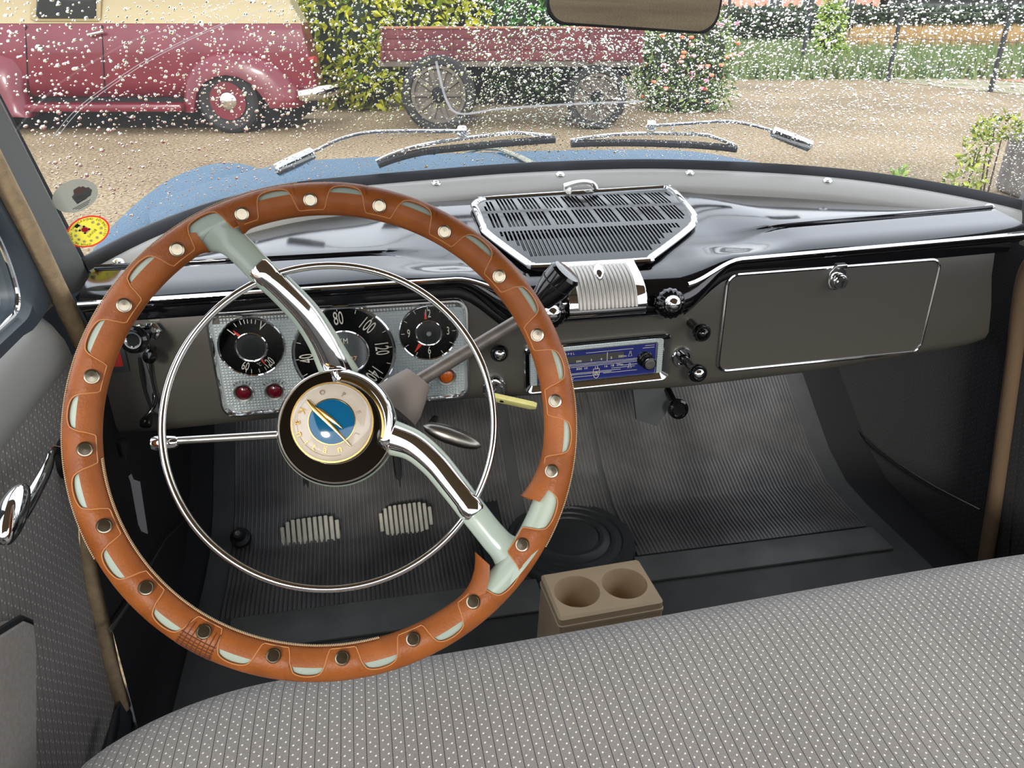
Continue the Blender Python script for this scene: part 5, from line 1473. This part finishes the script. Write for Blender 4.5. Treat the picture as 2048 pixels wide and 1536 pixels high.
# ---- shrubs
def leafcloud(n, fn, size, aspect=.5, seed=1, droop=.3):
    r = random.Random(seed); mb = MB()
    for _ in range(n):
        c, outn = fn(r); s_ = size*r.uniform(.6, 1.3)
        d = Vector((r.gauss(0, 1), r.gauss(0, 1), r.gauss(0, .8)-droop))+outn*.8; d.normalize()
        sd_ = d.cross(Vector((r.gauss(0, 1), r.gauss(0, 1), r.gauss(0, 1)))).normalized()*s_*aspect*.5
        nrm = d.cross(sd_).normalized()*s_*.10
        mb.add([c, c+d*s_*.45+sd_-nrm, c+d*s_, c+d*s_*.45-sd_-nrm, c+d*s_*.5+nrm], [(0, 1, 4), (1, 2, 4), (2, 3, 4), (3, 0, 4)])
    return mb
def blobs(L_):
    """L_: (a, h, D, ra, rh, rd) ellipsoids"""
    tot = [b[3]*b[4]+b[3]*b[5]+b[4]*b[5] for b in L_]
    def fn(r):
        b = r.choices(L_, tot)[0]
        v = Vector((r.gauss(0, 1), r.gauss(0, 1), r.gauss(0, 1))).normalized(); k = r.uniform(.62, 1.05)
        a, h, D = b[0]+v.x*b[3]*k, b[1]+v.z*b[4]*k, b[2]+v.y*b[5]*k
        return A3(a, max(.03, h), D), RT*v.x+FH*v.y+Z3*v.z
    return fn
def core(L_, m, nm, par):
    mb = MB()
    for a, h, D, ra, rh, rd in L_:
        rows = []
        for i in range(7):
            th = pi*i/6; rows.append([A3(a+ra*.72*sin(th)*cos(2*pi*k/12), max(.0, h+rh*.72*cos(th)), D+rd*.72*sin(th)*sin(2*pi*k/12)) for k in range(12)])
        mb.grid(rows, cu=True, flip=True)
    return mb.build(nm, m, par)
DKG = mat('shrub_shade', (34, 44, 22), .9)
WOOD = mat('twig', (70, 56, 42), .9)
def shrub(name, label, L_, n, size, ca, cb, seed, cat='shrub', group=None, aspect=.5):
    b0 = L_[0]; t = thing(name, label, cat, A3(b0[0], 0, b0[2]), group)
    leafcloud(n, blobs(L_), size, aspect, seed).build('leaves', leafmat(name+str(seed), ca, cb), t, smooth=False, kind='stuff')
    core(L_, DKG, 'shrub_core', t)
    st = MB(); r = random.Random(seed)
    for k in range(5):
        a = b0[0]+r.uniform(-.5, .5)*b0[3]; st.tube([A3(a, 0, b0[2]), A3(a+r.uniform(-.2, .2), b0[1], b0[2]+r.uniform(-.1, .1))], [.03, .012], 6)
    st.build('stems', WOOD, t); return t
def ab_(px, D): return ah(px, 100, D)[0]
shrub('yellow_shrub', 'tall yellow green leafy shrub between the van and the trailer', [(ab_(690, 11.8), 1.0, 11.9, .75, 1.05, .6), (ab_(800, 12.4), 1.35, 12.6, .9, .9, .6), (ab_(900, 12.8), 1.5, 13.0, .7, .8, .6), (ab_(640, 12.2), .7, 12.2, .4, .7, .5), (ab_(740, 11.5), .45, 11.7, .5, .5, .4), (ab_(620, 12.6), 1.6, 12.8, .6, .6, .5)], 5200, .15, (96, 116, 22), (196, 190, 40), 21)
shrub('green_hedge_shrub', 'dark green leafy shrub rising behind the trailer sideboard', [(ab_(1010, 13.2), 1.2, 13.4, 1.0, 1.0, .7), (ab_(1130, 13.2), 1.1, 13.4, .9, .9, .7), (ab_(1240, 13.2), 1.0, 13.5, .8, .9, .7)], 3600, .13, (38, 88, 30), (92, 150, 60), 22)
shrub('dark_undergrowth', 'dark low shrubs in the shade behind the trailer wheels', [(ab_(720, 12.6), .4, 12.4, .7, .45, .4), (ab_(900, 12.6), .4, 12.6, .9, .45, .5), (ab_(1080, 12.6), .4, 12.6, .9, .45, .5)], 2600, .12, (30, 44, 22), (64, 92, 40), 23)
shrub('left_shrub', 'yellow green shrub beyond the van roof at the far left', [(ab_(20, 13), 1.0, 13.2, 1.6, 1.1, .8), (ab_(-200, 13), 1.2, 13.2, 1.2, 1.2, .8)], 2200, .16, (110, 126, 30), (190, 180, 50), 24)
fb = shrub('rose_bush', 'flowering bush with pink and orange blooms beside the trailer', [(ab_(1345, 11.4), .62, 11.7, .52, .66, .5), (ab_(1420, 11.4), .66, 11.7, .42, .70, .5), (ab_(1385, 11.4), .2, 11.5, .66, .28, .4)], 3000, .085, (52, 84, 36), (140, 158, 92), 25, cat='bush')
for ca, cb, sd_, n_ in (((214, 110, 80), (236, 160, 120), 31, 46), ((210, 60, 110), (240, 190, 200), 32, 40)):
    r = random.Random(sd_); fn = blobs([(ab_(1345, 11.4), .65, 11.55, .56, .66, .5), (ab_(1420, 11.4), .7, 11.55, .46, .70, .5)]); fm = MB()
    for k in range(n_):
        c, o_ = fn(r)
        fm.lathe([(.0, -.02), (.03, -.01), (.042, .01), (.03, .028), (0, .02)], Matrix.Translation(c-FH*.06), 8)
    fm.build('blooms', leafmat('bloom%d' % sd_, ca, cb), fb, kind='stuff')

# ---- fence line and field on the right
fpx = [(1445, 131), (1600, 150), (1775, 163), (1980, 184), (2200, 206)]
FP = [atz(px, py, 0) for px, py in fpx]
fe = thing('wire_fence', 'dark thin wire fence of slim posts along the gravel edge', 'fence', FP[2])
for i, p in enumerate(FP):
    MB().tube([p, p+Vector((0, 0, 2.3))], [.042, .038], 8).build('post', mat('post_dark', (38, 40, 42), .6), fe)
for h in (.35, .8, 1.25):
    MB().tube([p+Vector((0, 0, h)) for p in FP], .006, 5).build('wire', DULL, fe)
def strip_(name, near, far, m, z, kind='structure'):
    a = [atz(px, py, 0) for px, py in near]; b = [atz(px, py, 0) for px, py in far]
    for L_ in (a, b):
        for p in L_: p.z = z
    mb = MB().grid([a, b], flip=False); o = mb.build(name, m, smooth=False); o['kind'] = kind; return o
strip_('ground_verge', [(1440, 132), (1600, 150), (1775, 163), (1980, 184), (2200, 206)], [(1440, 120), (1600, 134), (1775, 145), (1980, 158), (2200, 172)], mat('verge', (158, 142, 118), .9, rgb2=(116, 118, 82), vs_=2), .006)
strip_('ground_soil', [(1440, 123), (1600, 137), (1775, 148), (1980, 161), (2200, 178)], [(1440, 116), (1600, 128), (1775, 137), (1980, 148), (2200, 160)], mat('soil', (140, 96, 74), .9, rgb2=(166, 122, 92), vs_=3), .012)
strip_('lawn', [(1400, 116), (1600, 130), (1775, 139), (1980, 150), (2250, 164)], [(1400, 60), (1600, 60), (1775, 60), (1980, 60), (2250, 60)], mat('meadow', (84, 98, 60), .9, rgb2=(120, 120, 80), vs_=.7), .009)
def tufts(name, lbl, n, pxr, dr, h, ca, cb, seed):
    r = random.Random(seed); mb = MB()
    for _ in range(n):
        px, D = r.uniform(*pxr), r.uniform(*dr); a = ah(px, 100, D)[0]; c = A3(a, 0, D)
        for k in range(3):
            q = Vector((r.uniform(-.2, .2), r.uniform(-.2, .2), 0)); wv = RT*r.uniform(.02, .05); tp = c+q+Vector((r.uniform(-.15, .15), r.uniform(-.15, .15), h*r.uniform(.5, 1.2)))
            mb.add([c+q-wv, c+q+wv, tp], [(0, 1, 2)])
    o = mb.build(name, leafmat(name, ca, cb), smooth=False); o['kind'] = 'stuff'; o['label'] = lbl; o['category'] = 'grass'; return o
tufts('meadow_grass', 'rough green grass in the strip beyond the wire fence', 4200, (1440, 2200), (17, 30), .42, (74, 98, 56), (120, 130, 84), 41)
tufts('orange_flowers', 'orange flowering growth before the dark clipped hedge', 2600, (1700, 2260), (26, 34), .75, (146, 116, 74), (176, 148, 100), 42)
shrub('field_shrub', 'pale green young tree in the field behind the fence', [(ab_(1655, 21), .75, 21, .32, .8, .32), (ab_(1648, 21), 1.15, 21, .22, .45, .22), (ab_(1665, 21), .25, 21, .4, .3, .3)], 1500, .14, (104, 138, 56), (178, 196, 92), 26)
# long clipped dark hedge
hg = thing('clipped_hedge', 'long dark clipped hedge in front of the brick house', 'hedge', A3(ab_(1800, 38), 0, 38))
def hf(r):
    a = r.uniform(ab_(1440, 38), ab_(2300, 38)); f = r.random()
    if f < .7: return A3(a, r.uniform(0, 1.25), 37.6+r.uniform(-.1, .1)), -FH
    return A3(a, 1.25+r.uniform(-.06, .12), 38+r.uniform(-.4, .6)), Z3
leafcloud(5200, hf, .26, .6, 9).build('leaves', leafmat('hedge_leaf', (34, 48, 34), (76, 92, 62)), hg, smooth=False, kind='stuff')
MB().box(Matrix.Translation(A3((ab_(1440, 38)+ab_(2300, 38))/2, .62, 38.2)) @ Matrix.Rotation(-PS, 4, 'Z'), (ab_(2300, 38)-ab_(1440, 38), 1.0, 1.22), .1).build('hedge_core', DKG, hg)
# brick house
HD = 52
hs = thing('brick_house', 'pinkish brick house with white framed windows behind the hedge', 'house', A3(ab_(1600, HD), 0, HD+4))
def hbox(x0, x1, h0, h1, D, dep, nm, m, par=hs, bev=0.):
    a, b = ab_(x0, HD), ab_(x1, HD)
    return MB().box(Matrix.Translation(A3((a+b)/2, (h0+h1)/2, D+dep/2)) @ Matrix.Rotation(-PS, 4, 'Z'), (b-a, dep, h1-h0), bev).build(nm, m, par)
hbox(1440, 1742, 0, 4.2, HD, 8, 'house_wall', mat('brick_pink', (190, 132, 112), .9, rgb2=(204, 148, 126), vs_=3))
for x in (1526, 1590, 1668):
    wf_ = hbox(x-2, x+26, .9, 2.6, HD-.08, .1, 'window', mat('white_frame', (222, 220, 214), .6))
    hbox(x+1, x+11, 1.0, 2.5, HD-.12, .06, 'pane', VDK, wf_); hbox(x+13, x+23, 1.0, 2.5, HD-.12, .06, 'pane', VDK, wf_)
mb = MB(); a, b = ab_(1425, HD), ab_(1757, HD)
mb.prism([(-.6, 4.0), (4, 7.4), (8.6, 4.0)], Matrix.Translation(A3(a, 0, HD)) @ Matrix((FH, Z3, RT)).transposed().to_4x4(), 0, b-a); mb.build('house_roof', mat('roof_tile', (92, 74, 68), .8), hs, smooth=False)
bn = thing('grey_barn', 'long low grey roofed building right of the brick house', 'building', A3(ab_(1950, HD), 0, HD+4))
hbox(1760, 2300, 0, 2.0, HD, 7, 'barn_wall', mat('barn_wall', (96, 98, 102), .9), bn)
mb = MB(); a, b = ab_(1750, HD), ab_(2310, HD)
mb.prism([(-.5, 1.9), (3.5, 4.6), (7.5, 1.9)], Matrix.Translation(A3(a, 0, HD)) @ Matrix((FH, Z3, RT)).transposed().to_4x4(), 0, b-a); mb.build('barn_roof', mat('barn_roof', (128, 134, 142), .7), bn, smooth=False)
# tree belt closing the view behind everything, above the frame
for i, (px, D, s_) in enumerate(((150, 20, 2.4), (600, 21, 2.6), (1000, 22, 2.4))):
    a = ab_(px, D); shrub('background_tree', 'broad green tree standing behind the %s' % ('van roof', 'yellow green shrub', 'trailer and its dark shrub')[i], [(a, 2.4, D, s_, 2.2, 1.6), (a+1, 4.2, D, s_*.8, 1.6, 1.4)], 1600, .34, (50, 84, 34), (110, 146, 66), 51+i, cat='tree', group=None)

# ---- stone block with ivy at the right
sb = thing('stone_block', 'grey rough stone gate block at the right edge of the gravel', 'stone', atz(2040, 388, 0))
p = atz(2040, 392, 0)
MB().box(Matrix.Translation(p+Vector((.14, 0, .23))) @ Matrix.Rotation(-PS, 4, 'Z'), (.46, .40, .46), .05, 3).build('block', mat('stone', (112, 108, 106), .9, rgb2=(136, 130, 126), vs_=14, bump=.5, bs=40, bdist=.01), sb)
D_ = (p-G0_).dot(FH)
def iv(name, lbl, L_, n, size, sd_, ca, cb):
    t = thing(name, lbl, 'plant', A3(L_[0][0], 0, L_[0][2]))
    leafcloud(n, blobs(L_), size, .6, sd_, -.2).build('leaves', leafmat(name+str(sd_), ca, cb), t, smooth=False, kind='stuff')
    st = MB(); r = random.Random(sd_)
    for b in L_:
        for k in range(3): st.tube([A3(b[0]+r.uniform(-.3, .3)*b[3], 0, b[2]), A3(b[0]+r.uniform(-.5, .5)*b[3], b[1], b[2])], [.008, .004], 5)
    st.build('stems', WOOD, t)
iv('ivy', 'green ivy climbing over the side and top of the stone block', [(ab_(1975, D_), .12, D_-.1, .14, .14, .12), (ab_(2005, D_), .36, D_-.02, .10, .16, .12), (ab_(2040, D_), .50, D_, .20, .09, .16), (ab_(1950, D_), .05, D_-.2, .12, .08, .12)], 420, .055, 61, (78, 104, 34), (170, 176, 70))
iv('leafy_weed', 'small green weed sprouting from the gravel left of the ivy', [(ab_(1815, D_), .10, D_-.2, .05, .12, .05), (ab_(1835, D_), .14, D_-.2, .04, .12, .05), (ab_(1890, D_), .03, D_-.2, .12, .05, .06)], 90, .07, 62, (78, 120, 50), (150, 176, 84))
bpy.context.view_layer.update()
